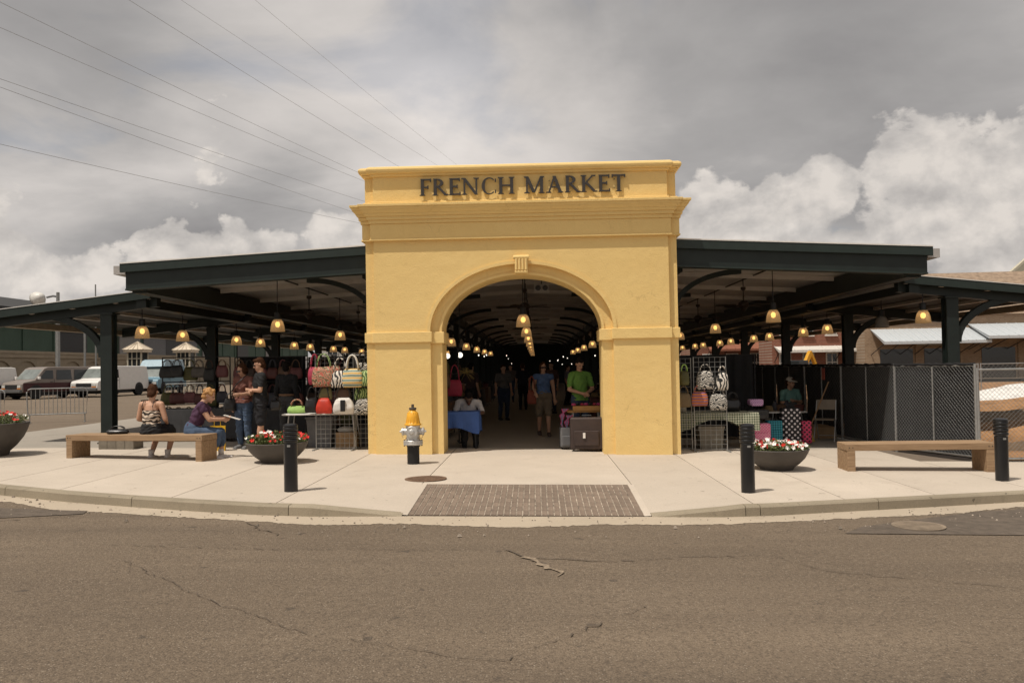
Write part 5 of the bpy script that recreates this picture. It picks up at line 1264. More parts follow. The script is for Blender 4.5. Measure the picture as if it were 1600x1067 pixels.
t = thing('wooden_tray', 'orange wooden tray on the luggage stall table', 'tray', (1.2, 1.12, G(1.2)+.72)); MB().box(-.27, .27, -.14, .14, 0, .09).build('tray_box', M('orange_wood', (.36, .19, .06)), t, bevel=.006)
PK = mat_dots('pink_pattern', (.45, .05, .16), (.10, .02, .05), 40, .3)
for i, (x, y, z, rx) in enumerate(((.78, .95, .52, .5), (.86, .93, .40, .35))):
    t = thing('lanyard_bunch', ['pink patterned straps hanging from the luggage stall corner', 'lower bunch of pink straps hanging from the luggage stall'][i], 'straps', (x, y, G(x)+z), 0, 'hanging pink straps')
    for k in range(5): MB().path([(.03*k-.06, .0, .24), (-.02*k-.02, -.03, .12), (-.05+.012*k-.08*rx, -.04, -.05-.02*k)], .014, 5).build('strap', PK if k % 2 == 0 else M('strap_blue', (.12, .16, .26)), t)
for i in range(7):
    o = MB().ellipsoid((0, 0, 0), (.05, .035, .028), 8, 6).build('small_purse', [PK, LEATHER, PINKF][i % 3], None, True, loc=(.95+.08*i, 1.16+.05*(i % 2), G(1.2)+.835), rz=i); tag(o, 'little purse %s from the left on the luggage stall tray' % ORD[i], 'purse', 'little purses on the tray')
# right-hand stall
gridwall(3.14, 3.73, .62, 1.72, 'wire grid of bags right of the gate, facing the street'); gridwall(2.83, 3.12, .78, 1.70, 'narrow wire grid squeezed against the right pier of the gate')
zr = G(3.4)
BASK = mat_wave('rainbow_weave', (.45, .10, .03), (.55, .30, .05), 6, .5, 'Z', .8, (.16, .06, .20)); WOV = mat_wave('woven_straw', (.10, .07, .04), (.22, .16, .09), 20, 3, 'X', .9)
B = [('small lime-tagged bag at top left of the right grid', 2.95, 1.22, .2, .28, dk[3], LIME), ('grey print bag hanging top centre of the right grid', 3.33, 1.14, .36, .36, ZEB2, None), ('black and white floral bag at top right of the right grid', 3.64, 1.12, .24, .34, ZEBB, None), ('round woven straw bag by the right pier', 2.93, .82, .30, .28, WOV, None), ('rainbow striped basket bag in the middle of the right grid', 3.22, .84, .34, .28, BASK, None), ('black and white chevron tote low on the right grid', 3.56, .76, .36, .32, ZEB2, None)]
for i, (lab, x, z, w, h, m_, hm) in enumerate(B): bag(lab, (x, .62-.12, zr+z), w, h, .15, m_, hm, .12, 0, .008, None, 'bags on the right grid', 30+i)
GING = mat_check('green_gingham', (.42, .42, .32), (.035, .06, .03), 22)
cloth_table('table under green gingham cloth with drooping corner right of the gate', 3.62, 1.3, 1.55, .75, .68, .12, GING, 0, .22)
bag('black leather bag standing on the gingham table', (4.0, 1.3, zr+.685), .36, .26, .2, LEATHER, LEATHER, .12, .2, .01, None, None, 40); bag('pale cream bag at the left end of the gingham table', (2.98, 1.2, zr+.685), .26, .22, .16, M('cream_bag', (.42, .38, .30)), None, .1, 0, .008, None, None, 41)
t = thing('storage_bin', 'tan plastic storage bin under the gingham table', 'bin', (3.52, 1.15, zr)); TAN = M('tan_plastic', (.19, .165, .125), .6); MB().prism([(-.2, 0), (.2, 0), (.24, .42), (-.24, .42)], -.18, .18).build('tub', TAN, t, bevel=.012); MB().box(-.25, .25, -.2, .2, .38, .43).build('rim', TAN, t, bevel=.008)
suitcase('hot pink suitcase with white dots behind the right flower bowl', (4.52, 1.42, G(4.5)), .40, .46, .24, mat_dots('pink_white_dots', (.62, .03, .18), (.75, .70, .70), 26, .30), .02, 'patterned suitcases'); suitcase('teal checked suitcase beside the pink dotted one', (4.86, 1.62, G(4.8)), .30, .50, .24, mat_check('teal_check', (.05, .26, .32), (.01, .05, .07), 22), -.05, 'patterned suitcases')
suitcase('black suitcase with white flower dots behind the right flower bowl', (5.22, 1.75, G(5.2)), .36, .74, .26, mat_dots('black_white_flowers', (.014, .012, .014), (.60, .55, .56), 13, .27), -.06, 'patterned suitcases'); suitcase('narrow pink and black suitcase at the right end of the luggage', (5.55, 1.85, G(5.5)), .20, .48, .22, mat_dots('pink_black', (.55, .05, .12), (.04, .01, .02), 16, .33), -.1, 'patterned suitcases')
suitcase('plain black bag with small white tag on the pink suitcase', (4.52, 1.55, G(4.5)+.50), .42, .22, .26, LEATHER, .0, 'patterned suitcases')
suitcase('lilac dotted vanity case on top of the black bag', (4.50, 1.55, G(4.5)+.76), .27, .16, .2, mat_dots('lilac_dots', (.40, .18, .38), (.62, .50, .60), 34, .3), .05, 'patterned suitcases')
# dim tables with goods deeper inside
def goods(cx, cy, w, d, h, n, where, seed):
    R_ = random.Random(seed); kinds = ['carton', 'hat', 'vase', 'basket']
    for i in range(n):
        k = R_.choice(kinds); x = cx - w/2 + w*(i+.5)/n; y = cy + R_.uniform(-.2, .2)*d; c = dk[R_.randrange(8)]
        if k == 'carton': mb = MB().bx((0, 0, .09), (.2, .16, .18), R_.uniform(-.4, .4))
        elif k == 'hat': mb = MB().lathe([(.17, 0), (.175, .008), (.10, .02), (.095, .09), (.07, .12), (1e-4, .125)], 18)
        elif k == 'vase': mb = MB().lathe([(.04, 0), (.07, .08), (.06, .17), (.03, .21), (.045, .24)], 14)
        else: mb = MB().lathe([(.09, 0), (.13, .13), (.135, .14), (.12, .13), (.08, .02)], 16)
        o = mb.build({'carton': 'small_carton', 'hat': 'straw_hat', 'vase': 'vase', 'basket': 'basket'}[k], c if k != 'hat' else M('hat_straw', (.20, .14, .07), .9), None, loc=(x, y, G(cx)+h)); tag(o, '%s on the %s, %s along' % ({'carton': 'small carton', 'hat': 'straw hat', 'vase': 'vase', 'basket': 'basket'}[k], where, ORD[i]), k if k != 'carton' else 'box', 'goods on the dim tables')
for k in range(6):
    for s, sn in ((-1, 'left'), (1, 'right')):
        cy = 4.2 + 3.6*k; cx = s*2.15; where = '%s %s aisle table' % (ORD[k], sn)
        cloth_table('dim draped stall table, %s' % where, cx, cy, 1.0, 1.5, .74, .6, [dk[4], GREYC, dk[1], dk[2]][(k+(s > 0)) % 4], 0, group='aisle tables'); goods(cx, cy, .9, 1.2, .745, 4, where, 50+k*2+(s > 0))
        if k < 4:
            rack(s*2.75, cy+1.6, .9, 1.75, 'dark rack behind the %s' % where, pi/2)
            for i in range(3):
                ci = R4.randrange(8); bag('%s bag hanging %s on the rack behind the %s' % (dkn[ci], ORD[i], where), (s*2.66, cy+1.3+.3*i, 1.25-.02*i), .28, .3, .13, dk[ci], None, .15, pi/2, .008, None, 'bags deep in the aisle', 70+i)
for i, (cx, cy, w) in enumerate(((5.75, 3.95, .85), (4.6, 5.6, 1.7), (4.4, 8.6, 1.8))):
    where = '%s white table under the right roof' % ORD[i]; table('folding_table', 'dim %s' % where, cx, cy, w, .6, .56 if i == 0 else .72, WHITEM); goods(cx, cy, w*.9, .5, .56 if i == 0 else .72, 6, where, 90+i)
for i, (x, y) in enumerate(((6.45, 3.6), (6.5, 4.2), (6.35, 5.3), (6.4, 5.9))):
    o = MB().bx((0, 0, .12), (.5, .4, .24), .2*i).build('cardboard_box', CARD, None, bevel=.006, loc=(x, y, G(x))); tag(o, 'brown cardboard box on the floor by the fabric fence, %s in line' % ORD[i], 'box', 'boxes by the fence')
for i, (cx, cy, w, sd_) in enumerate(((-6.6, 8.2, 2.4, 3), (-6.2, 13.5, 2.6, 4), (-4.6, 17.5, 2.6, 5))):
    rack(cx, cy, w, 1.75, 'far dark rack of bags under the left roof, %s from the street' % ORD[i])
    for j in range(6):
        for row, rn in ((1.25, 'upper'), (.72, 'lower')):
            ci = R4.randrange(8); bag('%s bag %s in the %s row of far left rack %s' % (dkn[ci], ORD[j], rn, ['one', 'two', 'three'][i]), (cx-w/2+w*(j+.5)/6, cy-.1, G(cx)+row), .34, .32, .14, dk[ci], None, .16, 0, .008, None, 'bags on the far racks', j)
o = MB().bx((0, 0, 0), (.22, .012, .26)).build('notice', M('red_notice', (.42, .10, .07), .7), None, loc=(6.62, 3.9, 1.28), rz=pi/2-.05); tag(o, 'small red notice fixed to the black fabric fence', 'sign')

# ================================================================== VEHICLES ON THE LEFT STREET
GLASS = M('dark_glass', (.02, .024, .026), .12, var=.1, spec=.6); GLASSL = M('windscreen_glass', (.16, .18, .17), .15, var=.3, scale=2, spec=.6); TYRE = M('tyre', (.015, .015, .015), .85); RIM = M('wheel_rim', (.42, .42, .41), .45)
HEAD = M('headlamp_glass', (.55, .55, .52), .2); AMBER = M('amber_lens', (.6, .18, .02), .3)
def van(label, x, y, rz, body, low=None, roof_h=1.95, L_=5.1, Wd=1.95, side_win=True, high=None, group='vans parked along the left street', topm=None):
    t = thing('parked_van', label, 'van', (x, y, -.12+G(x)), rz, group); t.scale = (1.07, 1.07, 1.07)
    # side profile, nose towards -X
    def shell(name, prof, mat, wd, bev=.05):
        mb = MB(); n = len(prof); vs = []
        for s in (-1, 1):
            for a, z in prof: vs.append((a, s*wd/2*(1-.09*max(0, z-1.0)), z))
        fs = [tuple(range(n)), tuple(range(2*n-1, n-1, -1))] + [(i, n+i, n+(i+1) % n, (i+1) % n) for i in range(n)]
        return mb.add(vs, fs).build(name, mat, t, bevel=bev, seg=3)
    l2 = L_/2; H_ = roof_h
    shell('body', [(-l2+.06, .42), (-l2+.02, .62), (-l2+.06, .92), (-l2+.16, 1.02), (-l2+.86, 1.16), (-l2+1.50, H_-.10), (-l2+1.75, H_-.015), (-l2+2.2, H_), (l2-.35, H_), (l2-.10, H_-.05), (l2-.01, 1.2), (l2, .42)], body, Wd)
    if low: 
        for s in (-1, 1): MB().box(-l2+.12, l2-.04, s*Wd/2-.004, s*Wd/2+.010, .45, .98).build('lower_panel', low, t)
    if high: shell('high_top', [(-l2+1.3, H_-.06), (-l2+1.75, H_+.38), (-l2+2.1, H_+.45), (l2-.3, H_+.45), (l2-.1, H_-.05)], high, Wd-.06)
    # windscreen and door windows lie on the sloping sides
    def yy(z): return Wd/2*(1-.09*max(0, z-1.0))
    a0, z0_, a1, z1_ = -l2+.90, 1.20, -l2+1.46, H_-.16; dx = a1-a0; dz = z1_-z0_; nl = math.hypot(dx, dz); ox, oz = -dz/nl*.012, dx/nl*.012
    w0, w1 = yy(z0_)-.10, yy(z1_)-.10
    MB().add([(a0+ox, -w0, z0_+oz), (a0+ox, w0, z0_+oz), (a1+ox, w1, z1_+oz), (a1+ox, -w1, z1_+oz)], [(0, 1, 2, 3)]).build('windscreen', GLASSL, t)
    def swin(pts, nm='side_window', m=GLASS):
        for s in (-1, 1):
            MB().add([(a, s*(yy(z)+.012), z) for a, z in pts], [tuple(range(len(pts)))]).build(nm, m, t)
    swin([(-l2+1.12, 1.22), (-l2+1.60, H_-.22), (-l2+2.05, H_-.22), (-l2+2.05, 1.20)], 'door_window')
    if side_win:
        swin([(-l2+2.25, 1.15), (-l2+2.30, H_-.2), (-l2+3.25, H_-.2), (-l2+3.30, 1.15)]); swin([(-l2+3.45, 1.15), (-l2+3.5, H_-.2), (-l2+4.5, H_-.2), (-l2+4.6, 1.15)])
    for s in (-1, 1):
        MB().box(-l2+2.10, -l2+2.115, s*(Wd/2)-.004, s*(Wd/2)+.006, .5, 1.2).build('door_seam', DARKMET, t); MB().box(-l2+1.85, -l2+2.0, s*Wd/2-.01, s*Wd/2+.02, 1.02, 1.05).build('door_handle', DARKMET, t)
        MB().bx((-l2+1.05, s*(Wd/2+.11), 1.28), (.10, .20, .17)).build('mirror', body if not low else WHITEM, t, bevel=.02)
        MB().box(-l2-.0, -l2+.05, s*.72-.15, s*.72+.15, .70, .86).build('headlight', HEAD, t, bevel=.01); MB().box(-l2-.002, -l2+.05, s*.72-.15, s*.72+.15, .63, .69).build('indicator', AMBER, t); MB().box(l2-.02, l2+.012, s*.85-.05, s*.85+.05, .8, 1.15).build('tail_light', M('tail_red', (.4, .02, .02), .3), t)
    MB().box(-l2-.008, -l2+.05, -.52, .52, .66, .88).build('grille', DARKMET, t); MB().box(-l2-.10, -l2+.08, -Wd/2+.02, Wd/2-.02, .40, .58).build('front_bumper', M('van_bumper', (.10, .10, .10), .5), t, bevel=.03); MB().box(l2-.06, l2+.10, -Wd/2+.03, Wd/2-.03, .42, .58).build('rear_bumper', M('van_bumper', (.1, .1, .1)), t, bevel=.03)
    MB().box(-l2+.5, l2-.3, -Wd/2+.15, Wd/2-.15, .22, .44).build('underbody', DARKMET, t)
    for a in (-l2+.92, l2-1.05):
        for s in (-1, 1):
            MB().lathe([(1e-4, -.006), (.43, -.006), (.43, .012), (1e-4, .012)], 24, (a, s*(Wd/2-.004), .44), Matrix.Rotation(rad(90), 4, 'X')).build('wheel_arch', DARKMET, t)
            w = MB().lathe([(.20, -.11), (.33, -.12), (.36, -.08), (.36, .08), (.33, .12), (.20, .11)], 24, (a, s*(Wd/2-.09), .36), Matrix.Rotation(rad(90), 4, 'X')).build('wheel', TYRE, t)
            MB().lathe([(1e-4, -.09), (.06, -.105), (.12, -.08), (.21, -.10), (.215, .10), (.12, .08), (.06, .105), (1e-4, .09)], 18, (a, s*(Wd/2-.085), .36), Matrix.Rotation(rad(90), 4, 'X')).build('rim', RIM, w)
    return t
VW = M('van_white', (.66, .64, .61), .35, var=.05, spec=.5); VG = M('van_grey_white', (.42, .41, .40), .4, var=.08); VT = M('van_taupe', (.20, .17, .15), .4, var=.06); VM = M('van_maroon', (.06, .02, .022), .4); VB = M('van_blue', (.12, .22, .28), .4, var=.06); VBL = M('van_light_blue', (.24, .34, .40), .4)
van('white cargo van parked facing left behind the crowd barrier', -29.4, 42.4, rad(80), VW, side_win=False); van('taupe and maroon conversion van with dark windows', -32.2, 39.9, rad(66), VT, VM)
van('white van cut off by the left picture edge', -36.1, 37.2, rad(62), VW, side_win=False); van('old blue high-top van parked facing the camera', -28.4, 47.6, rad(92), VB, None, 1.95, high=VBL, side_win=True)
van('white van with rounded roof seen above the bag racks', -18.6, 47.5, rad(75), VW, None, 2.0, side_win=False, high=VW); van('pale van far behind the hanging bags left of the gate', -19.5, 70.0, rad(80), VG, side_win=True)
for i, (x, y) in enumerate(((-16.5, 62), (-16.2, 74))): van('white van parked %s behind the left grid of bags' % ['nearer', 'farther'][i], x, y, rad(95), VW, side_win=True)
# crowd barriers
def barrier(x0, y0, x1, y1, label):
    L_ = math.hypot(x1-x0, y1-y0); t = thing('crowd_barrier', label, 'barrier', (x0, y0, -.12+G(x0)), math.atan2(y1-y0, x1-x0), 'steel crowd barriers')
    MB().path([(.03, 0, .28), (.0, 0, .98), (.04, 0, 1.07), (.12, 0, 1.10), (L_-.12, 0, 1.10), (L_-.04, 0, 1.07), (L_, 0, .98), (L_-.03, 0, .28), (.03, 0, .28)], .020, 8).build('frame', STEEL, t)
    n = int(L_/.115)
    for i in range(1, n): MB().tube((L_*i/n, 0, .28), (L_*i/n, 0, 1.10), .0095, n=6).build('bar', STEEL, t)
    for e in (.08, L_-.08):
        MB().tube((e, 0, .0), (e, 0, .30), .018, n=8).build('leg', STEEL, t); MB().box(e-.02, e+.02, -.28, .28, -.0, .025).build('foot', STEEL, t)
barrier(-15.95, 11.2, -14.4, 11.95, 'steel crowd barrier standing left of the front left column'); barrier(-14.3, 17.4, -12.3, 18.4, 'steel crowd barrier right of the front left column'); barrier(-18.3, 10.6, -16.4, 10.8, 'steel crowd barrier cut by the left picture edge')
# flood wall with blind arches and coping
WALLC = mat_concrete('flood_wall_concrete', (.27, .225, .165), (.33, .275, .205), (.15, .125, .095), .5)
fwall = thing('flood_wall', 'long tan wall with blind arches behind the parked vans', 'wall', (-38, 20, -.1))
fwall.rotation_euler.z = 0
mb = MB(); n = 0; ya, yb_ = 0, 90; per = 3.1; hw = 3.5
mb.box(-.5, -.12, ya, yb_, 0, hw-.5)
mb.build('wall_core', WALLC, fwall)
mb = MB(); mb.box(-.55, .10, ya, yb_, hw-.5, hw-.2); mb.box(-.6, .16, ya, yb_, hw-.2, hw); mb.build('coping', WALLC, fwall)
pierm = None
y = 0.0
while y < yb_:
    # pier plus arch head: spandrel cut as a fan over the recess
    mb = MB(); pw = .55; a = (per-pw)/2; sp = 1.9; rise = .85; top = hw-.5; nn = 14
    mb.box(-.12, .0, 0, pw, 0, top)
    pts = [(pw+a-a*cos(pi*i/nn), sp+rise*sin(pi*i/nn)) for i in range(nn+1)]
    vs = []
    for yy_, zz_ in pts: vs += [(0, yy_, zz_), (0, yy_, top), (-.12, yy_, zz_)]
    fs = []
    for i in range(nn): fs += [(3*i, 3*i+3, 3*i+4, 3*i+1), (3*i, 3*i+2, 3*i+5, 3*i+3)]
    mb.add(vs, fs); 
    if pierm is None: pierm = mb.mesh('arch_bay'); pierm.materials.append(WALLC)
    link('arch_bay', pierm, fwall, loc=(0, y, 0)); y += per
# green warehouse
WG = M('warehouse_green', (.05, .085, .062), .7, var=.12, scale=.6); WD = M('warehouse_door', (.22, .21, .20), .7); WR = M('warehouse_roof', (.035, .035, .035), .8); WLG = M('warehouse_grey', (.16, .16, .165), .8)
wh = thing('warehouse', 'long dark green warehouse with roller doors beyond the tan wall', 'building', (-48, 10, 0))
MB().box(-20, 0, 0, 150, 0, 7.2).build('wall', WG, wh); MB().prism([(-20.5, 7.2), (1.3, 7.2), (1.3, 7.75), (-10, 10.2), (-20.5, 7.75)], -1, 151, 'Y').build('roof', WR, wh)
for i in range(30): MB().box(.0, .10, 2+i*5-.07, 2+i*5+.07, 0, 7.2).build('rib', WG, wh)
for i, y in enumerate((58, 70, 82, 94, 108, 122)):
    MB().box(.02, .16, y, y+5, 2.6, 6.0).build('roller_door', WD if i % 2 else DARKMET, wh); MB().box(.02, .5, y-.2, y+5.2, 6.05, 6.3).build('door_hood', WG, wh)
    MB().lathe([(1e-4, -.3), (.3, -.2), (.22, .1), (1e-4, .15)], 12, (.6, y+2.5, 6.7)).build('wall_lamp', PLAST, wh)
MB().box(.02, .14, 76, 92, 1, 6.6).build('grey_panel', WLG, wh)
# parking kiosks
def kiosk(x, y, label):
    t = thing('kiosk', label, 'kiosk', (x, y, -.12+G(x))); t.scale = (1.2, 1.2, 1.2); w = .52
    CR = M('kiosk_cream', (.46, .42, .33), .7); 
    MB().box(-w, w, -w, w, 0, 1.15).build('base', CR, t); MB().box(-w+.03, w-.03, -w+.03, w-.03, 1.15, 2.80).build('glazing', GLASS, t)
    for sx_ in (-1, 1):
        for sy in (-1, 1): MB().bx((sx_*(w-.04), sy*(w-.04), 1.97), (.10, .10, 1.64)).build('corner_post', CR, t)
    for k in range(1, 3):
        MB().box(-w+2*w*k/3-.03, -w+2*w*k/3+.03, -w-.004, -w+.05, 1.15, 2.80).build('mullion', CR, t)
    for z in (1.75, 2.35): MB().box(-w+.05, w-.05, -w-.002, -w+.05, z-.025, z+.025).build('glazing_bar', CR, t)
    e = .70; RF = M('kiosk_roof', (.55, .47, .36), .6)
    MB().box(-e, e, -e, e, 2.80, 3.0).build('eave', RF, t)
    MB().add([(-e-.06, -e-.06, 3.0), (e+.06, -e-.06, 3.0), (e+.06, e+.06, 3.0), (-e-.06, e+.06, 3.0), (0, 0, 3.55)], [(0, 1, 4), (1, 2, 4), (2, 3, 4), (3, 0, 4), (3, 2, 1, 0)]).build('roof', RF, t)
    for sx_, sy in ((-1, -1), (1, -1), (1, 1), (-1, 1)): MB().tube((sx_*(e+.05), sy*(e+.05), 3.01), (0, 0, 3.57), .035, n=6).build('hip_rib', RF, t)
    for k in (-.5, 0, .5): MB().tube((k*e, -e-.05, 3.02), (0, -.02, 3.56), .02, n=5).build('roof_seam', M('seam', (.36, .30, .22)), t)
    return t
kiosk(-34.1, 56, 'cream kiosk with pyramid roof right of the front left column'); kiosk(-31.6, 60.0, 'cream kiosk with pyramid roof behind the bag rack')
t = thing('parking_sign', 'white sign with green symbols beside the left kiosk', 'sign', (-29.9, 51.5, -.1)); MB().tube((0, 0, 0), (0, 0, 2.9), .04, n=8).build('pole', STEEL, t); MB().box(-.45, .45, -.03, .03, 2.0, 2.75).build('board', WHITEM, t)
SG = M('sign_green', (.03, .25, .12), .6)
MB().lathe([(1e-4, -.02), (.17, -.02), (.17, .0), (1e-4, .0)], 20, (-.22, -.035, 2.42), Matrix.Rotation(rad(90), 4, 'X')).build('round_symbol', SG, t); MB().box(.05, .38, -.045, -.031, 2.28, 2.6).build('square_symbol', SG, t); MB().box(-.38, .38, -.044, -.031, 2.08, 2.16).build('text_bar', SG, t)
# lamp posts above the low roof
t = thing('floodlight_pole', 'pole with large floodlight head above the far left roof', 'lamp post', (-32.9, 42, 0)); MB().tube((0, 0, 0), (0, 0, 7.3), .14, .11, 10).build('pole', M('pole_grey', (.25, .25, .24), .5, .3), t)
MB().path([(0, 0, 7.0), (-.35, 0, 7.05), (-.75, -.1, 6.95)], .07, 8).build('arm', PLAST, t); MB().lathe([(.12, .3), (.28, .15), (.48, -.15), (.55, -.4), (.5, -.38), (.1, .1)], 20, (-1.15, -.15, 6.95), Matrix.Rotation(rad(70), 4, 'Y') @ Matrix.Rotation(rad(25), 4, 'X')).build('flood_head', M('flood_white', (.6, .58, .54), .4), t, smooth=True)
t = thing('street_light', 'small street light just right of the floodlight pole', 'lamp post', (-33.5, 46.5, 0)); MB().tube((0, 0, 0), (0, 0, 7.2), .09, .07, 8).build('pole', M('pole_grey', (.25, .25, .24)), t); MB().path([(0, 0, 7.1), (.4, 0, 7.25), (.9, 0, 7.22)], .05, 6).build('arm', M('pole_grey', (.25, .25, .24)), t); MB().ellipsoid((1.15, 0, 7.2), (.38, .16, .1), 12, 8).build('lamp_head', M('flood_white', (.6, .58, .54)), t)
o = MB().tube((0, 0, 0), (0, 0, 8.4), .07, .05, 8).build('flag_pole', M('pole_grey', (.25, .25, .24)), None, loc=(-33.2, 47.5, 0)); tag(o, 'thin bare pole right of the small street light', 'pole')
o = MB().tube((0, 0, 0), (0, 0, 6.6), .09, .08, 8).build('utility_post', STEEL, None, loc=(-33.6, 43, 0)); tag(o, 'pale steel post in front of the tan arched wall', 'post')

# ================================================================== RIGHT BACKGROUND BUILDINGS
TANB = mat_brick('tan_brick', (.34, .24, .16), (.27, .185, .12), (.36, .29, .22), .9); REDB = mat_brick('red_brick', (.25, .095, .06), (.20, .075, .05), (.30, .22, .17), .9); CREAMB = mat_brick('cream_brick', (.46, .38, .28), (.40, .33, .24), (.5, .43, .34), .9)
TIN = M('tin_awning', (.50, .53, .55), .5, .2, var=.08); SHING = M('shingle_roof', (.26, .19, .135), .9, var=.3, scale=2.5, bump=.6, bscale=9); RUST = M('rust_awning', (.22, .085, .05), .8, var=.2); WTRIM = M('window_trim', (.60, .57, .52), .6)
def window(par, x, z, w, h, y=-.03, panes=2):
    f = MB().box(x-w/2-.1, x+w/2+.1, y-.06, .02, z-h/2-.1, z+h/2+.1).build('window', WTRIM, par)
    MB().box(x-w/2, x+w/2, y-.10, y-.055, z-h/2, z+h/2).build('pane', GLASS, f)
    MB().box(x-.03, x+.03, y-.13, y-.10, z-h/2, z+h/2).build('mullion', WTRIM, f); MB().box(x-w/2, x+w/2, y-.13, y-.10, z-.03, z+.03).build('glazing_bar', WTRIM, f); MB().box(x-w/2-.16, x+w/2+.16, y-.16, .0, z-h/2-.22, z-h/2-.1).build('sill', WTRIM, f)
def awning(par, x0, x1, zt, zb, d, mat, ribs=True, n=14, post=True):
    a = MB().add([(x0, 0, zt), (x1, 0, zt), (x1, -d, zb), (x0, -d, zb), (x0, 0, zt-.08), (x1, 0, zt-.08), (x1, -d, zb-.22), (x0, -d, zb-.22)], [(0, 3, 2, 1), (4, 5, 6, 7), (0, 1, 5, 4), (1, 2, 6, 5), (2, 3, 7, 6), (3, 0, 4, 7)]).build('awning', mat, par)
    for i in range(n+1): x = x0+(x1-x0)*i/n; MB().tube((x, 0, zt+.015), (x, -d, zb+.015), .03, n=5).build('awning_seam', mat, a)
    for i in range(n//2+1):
        x = x0+(x1-x0)*i/(n//2); MB().tube((x, -d+.1, zb-.2), (x, 0, zb-1.0), .035, n=5).build('awning_brace', DARKMET, a)
b1 = thing('brick_warehouse', 'big tan brick building with tin awning at the far right', 'building', (27.5, 55, 0), rad(-4))
MB().box(0, 45, 0, 7.5, 0, 5.2).build('wall', TANB, b1); MB().add([(-.3, -.3, 5.2), (45, -.3, 5.2), (45, 6.5, 9.3), (-.3, 6.5, 9.3), (45, 7.8, 5.2), (-.3, 7.8, 5.2)], [(0, 1, 2, 3), (3, 2, 4, 5), (0, 3, 5), (1, 4, 2)]).build('roof', SHING, b1)
awning(b1, .5, 8.6, 4.15, 3.05, 3.2, TIN); awning(b1, 8.2, 26, 4.45, 3.35, 3.6, TIN, n=24)
for i, x in enumerate((2.5, 6.0, 10.5, 15.5)):
    d = MB().box(x-1.3, x+1.3, -.05, .02, .0, 2.5).build('doorway', GLASS, b1); MB().box(x-1.35, x+1.35, -.09, .02, 2.5, 2.7).build('lintel', TANB, d)
    MB().box(x+1.5, x+1.8, -.12, .02, 0, 3.0).build('pilaster', TANB, b1)
MB().box(4.1, 6.1, -.14, -.06, 2.72, 3.05).build('shop_board', M('shop_board', (.30, .27, .22), .7), b1)
t = thing('gable_building', 'cream gable-ended building rising at the right picture edge', 'building', (45.2, 66, 0), 0); MB().prism([(0, 0), (0, 9.0), (7.5, 15.5), (15, 9.0), (15, 0)], 0, 1.2).build('wall', M('cream_stucco', (.36, .33, .25), .85, var=.15, scale=.5), t); MB().add([(-.3, .0, 9.05), (7.5, 0, 15.75), (7.5, .5, 15.75), (-.3, .5, 9.05), (-.3, 0, 8.75), (7.5, 0, 15.4), (7.5, .5, 15.4), (-.3, .5, 8.75)], [(0, 1, 2, 3), (4, 7, 6, 5), (0, 4, 5, 1), (2, 6, 7, 3)]).build('coping', M('coping_cream', (.48, .44, .34)), t)
b2 = thing('red_brick_row', 'two-storey red brick row with white windows right of the hall', 'building', (17.5, 78, 0), rad(-3))
MB().box(0, 24, 0, 12, 0, 9.0).build('wall', REDB, b2); MB().box(-.2, 24.2, -.25, 12.2, 9.0, 9.5).build('parapet', REDB, b2)
for i in range(9): window(b2, 1.8+i*2.6, 5.7, 1.0, 1.7); window(b2, 1.8+i*2.6, 1.6, 1.1, 1.9)
awning(b2, 9.0, 24, 3.3, 2.8, 2.4, WTRIM, n=6); awning(b2, 1.5, 8.8, 4.3, 3.1, 3.0, RUST, n=8)
MB().box(10.3, 11.9, -2.56, -2.5, 1.9, 2.7).build('shop_sign', WHITEM, b2); MB().box(10.5, 11.7, -2.59, -2.565, 2.38, 2.5).build('sign_line', DARKMET, b2); MB().box(10.7, 11.5, -2.59, -2.565, 2.12, 2.24).build('sign_line', DARKMET, b2)
b6 = thing('red_brick_house', 'red brick house with white windows left of the tin awnings', 'building', (21.0, 59, 0), rad(-2)); MB().box(0, 8.2, 0, 5, 0, 7.4).build('wall', REDB, b6); MB().box(-.2, 8.4, -.2, 5.2, 7.4, 7.8).build('parapet', REDB, b6)
for i in range(4): window(b6, 1.1+i*2.0, 4.55, .75, 1.1); window(b6, 1.1+i*2.0, 1.5, .8, 1.5)
awning(b6, .2, 8.0, 2.95, 2.6, 1.6, WTRIM, n=6)
b3 = thing('cream_brick_house', 'cream brick house with tall white windows between the hall columns', 'building', (11.2, 88, 0), rad(2)); MB().box(0, 7.2, 0, 10, 0, 8.5).build('wall', CREAMB, b3)
for i in range(3):
    window(b3, 1.3+i*2.3, 5.6, 1.1, 2.2); window(b3, 1.3+i*2.3, 2.0, 1.1, 2.2)
MB().box(-.3, 7.5, -.4, 10.3, 8.5, 8.9).build('cornice', WTRIM, b3)
b4 = thing('pale_shed', 'pale grey shed with flat canopy far right of the gate', 'building', (4.2, 92, 0), 0); MB().box(0, 6.6, 0, 9, 0, 5.6).build('wall', M('pale_shed', (.36, .34, .31), .8, var=.1, scale=.4), b4); awning(b4, 0, 6.6, 3.9, 3.0, 2.2, WTRIM, n=8); MB().add([(-.2, -.3, 5.6), (6.8, -.3, 5.6), (6.8, 4.5, 7.6), (-.2, 4.5, 7.6)], [(0, 1, 2, 3)]).build('roof', WR, b4)
for i in range(2): window(b4, 1.6+i*3.2, 1.7, 1.3, 1.8)
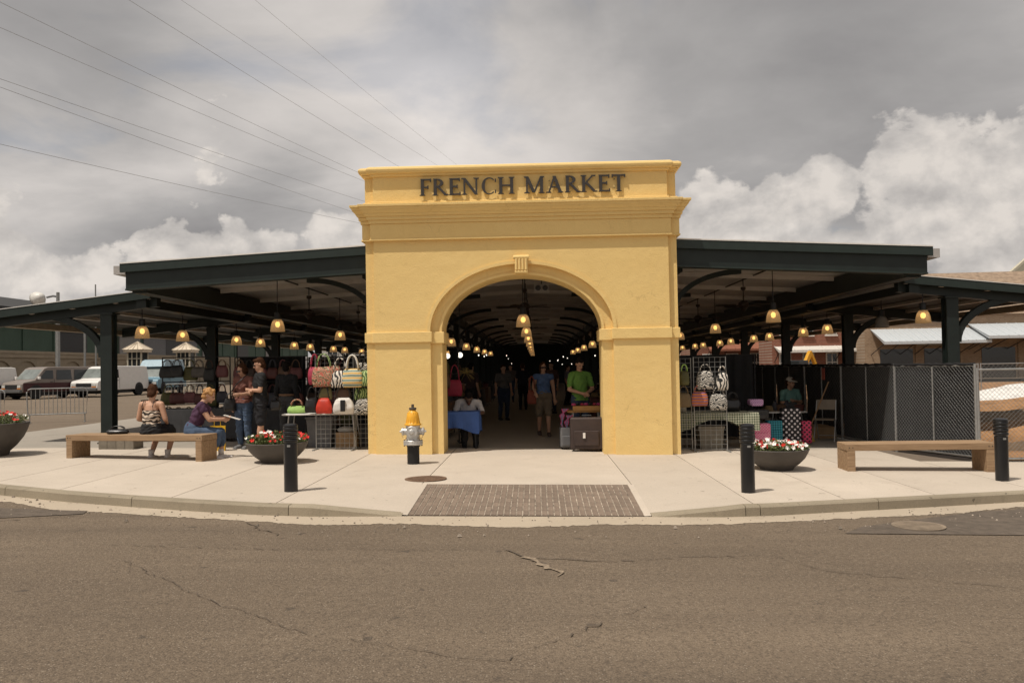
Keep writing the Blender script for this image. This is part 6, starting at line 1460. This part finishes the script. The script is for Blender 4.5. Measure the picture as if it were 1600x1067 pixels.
# digger boom above the fence
t = thing('excavator', 'yellow digger whose boom rises behind the black fabric fence', 'excavator', (19.8, 48, -.1), .5); t.scale = (.85, .85, .85); DY = M('digger_yellow', (.60, .30, .02), .5)
MB().box(-1.2, 1.2, -1.2, 1.2, .9, 1.25).build('deck', DY, t, bevel=.05); MB().box(-1.0, .1, -1.1, 0, 1.25, 2.1).build('cab', GLASS, t, bevel=.05)
for s in (-1, 1): MB().prism([(-1.6, .2), (-1.3, 0), (1.3, 0), (1.6, .2), (1.6, .6), (1.3, .85), (-1.3, .85), (-1.6, .6)], s*1.0-.25, s*1.0+.25).build('track', TYRE, t)
MB().prism([(.6, 1.2), (.9, 1.2), (1.9, 2.55), (1.75, 2.95), (1.6, 2.85)], .1, .45).build('boom', DY, t, bevel=.03); MB().prism([(1.6, 2.9), (1.85, 2.95), (2.9, 1.0), (2.65, .95)], .12, .43).build('stick', DY, t, bevel=.03); MB().prism([(2.6, 1.0), (3.0, 1.0), (3.1, .5), (2.7, .2), (2.4, .5)], -.1, .65).build('bucket', DARKMET, t, bevel=.03); MB().tube((1.0, .28, 1.5), (1.7, .28, 2.5), .06).build('ram', STEEL, t)
# far pale buildings behind the left part of the hall
b5 = thing('pale_store', 'long pale building with windows seen between the left columns', 'building', (-30, 100, 0), 0); MB().box(0, 26, 0, 12, 0, 6.2).build('wall', M('pale_store', (.42, .40, .37), .8, var=.1, scale=.3), b5)
for i in range(8): window(b5, 2+i*3.1, 3.6, 1.3, 1.6)
MB().box(-.3, 26.3, -.3, 12.3, 6.2, 6.6).build('cornice', WTRIM, b5)

# ================================================================== OVERHEAD WIRES
WIREM = M('cable', (.22, .22, .22), .6)
def cpix(px, py, Y):
    d = fw + rr*((px-800)/1300) - uu*((py-10.66-533.5)/1300); return CAMP + d*((Y-CAMP.y)/d.y)
pole = thing('utility_pole', 'wooden utility pole with cross-arms standing behind the gate', 'utility pole', (-1.2, 66, 0)); PW = M('pole_wood', (.12, .085, .06), .9)
MB().tube((0, 0, 0), (0, 0, 14.6), .19, .13, 12).build('pole', PW, pole)
for z in (11.9, 12.9, 13.9): MB().bx((0, 0, z), (3.2, .14, .16)).build('cross_arm', PW, pole)
px0 = [(0, 207), (0, 105), (0, 118), (0, 25), (30, 0), (230, 0), (310, 0), (420, 0)]; pxm = [(557, 338), (560, 304), (555, 325), (565, 275), (565, 266), (620, 252), (680, 250), (715, 252)]
for i in range(8):
    sl = (pxm[i][1]-px0[i][1])/(pxm[i][0]-px0[i][0]); xe = 815 + (-22, -8, -20, 8, 20, -14, 14, 24)[i]
    a = cpix(*px0[i], 14); e = cpix(xe, pxm[i][1] + sl*(xe-pxm[i][0])*.92, 66); far = a + (a-e)*.35
    def bez(t): return far*(1-t) + e*t - Vector((0, 0, .55*4*t*(1-t)))
    pts = [bez(k/40) for k in range(41)]
    o = MB().path(pts, .0085 if i < 6 else .006, 4).build('overhead_cable', WIREM, None); tag(o, 'thin overhead cable crossing the sky, %s counting up from the roof' % ORD[i], 'cable', 'overhead cables')
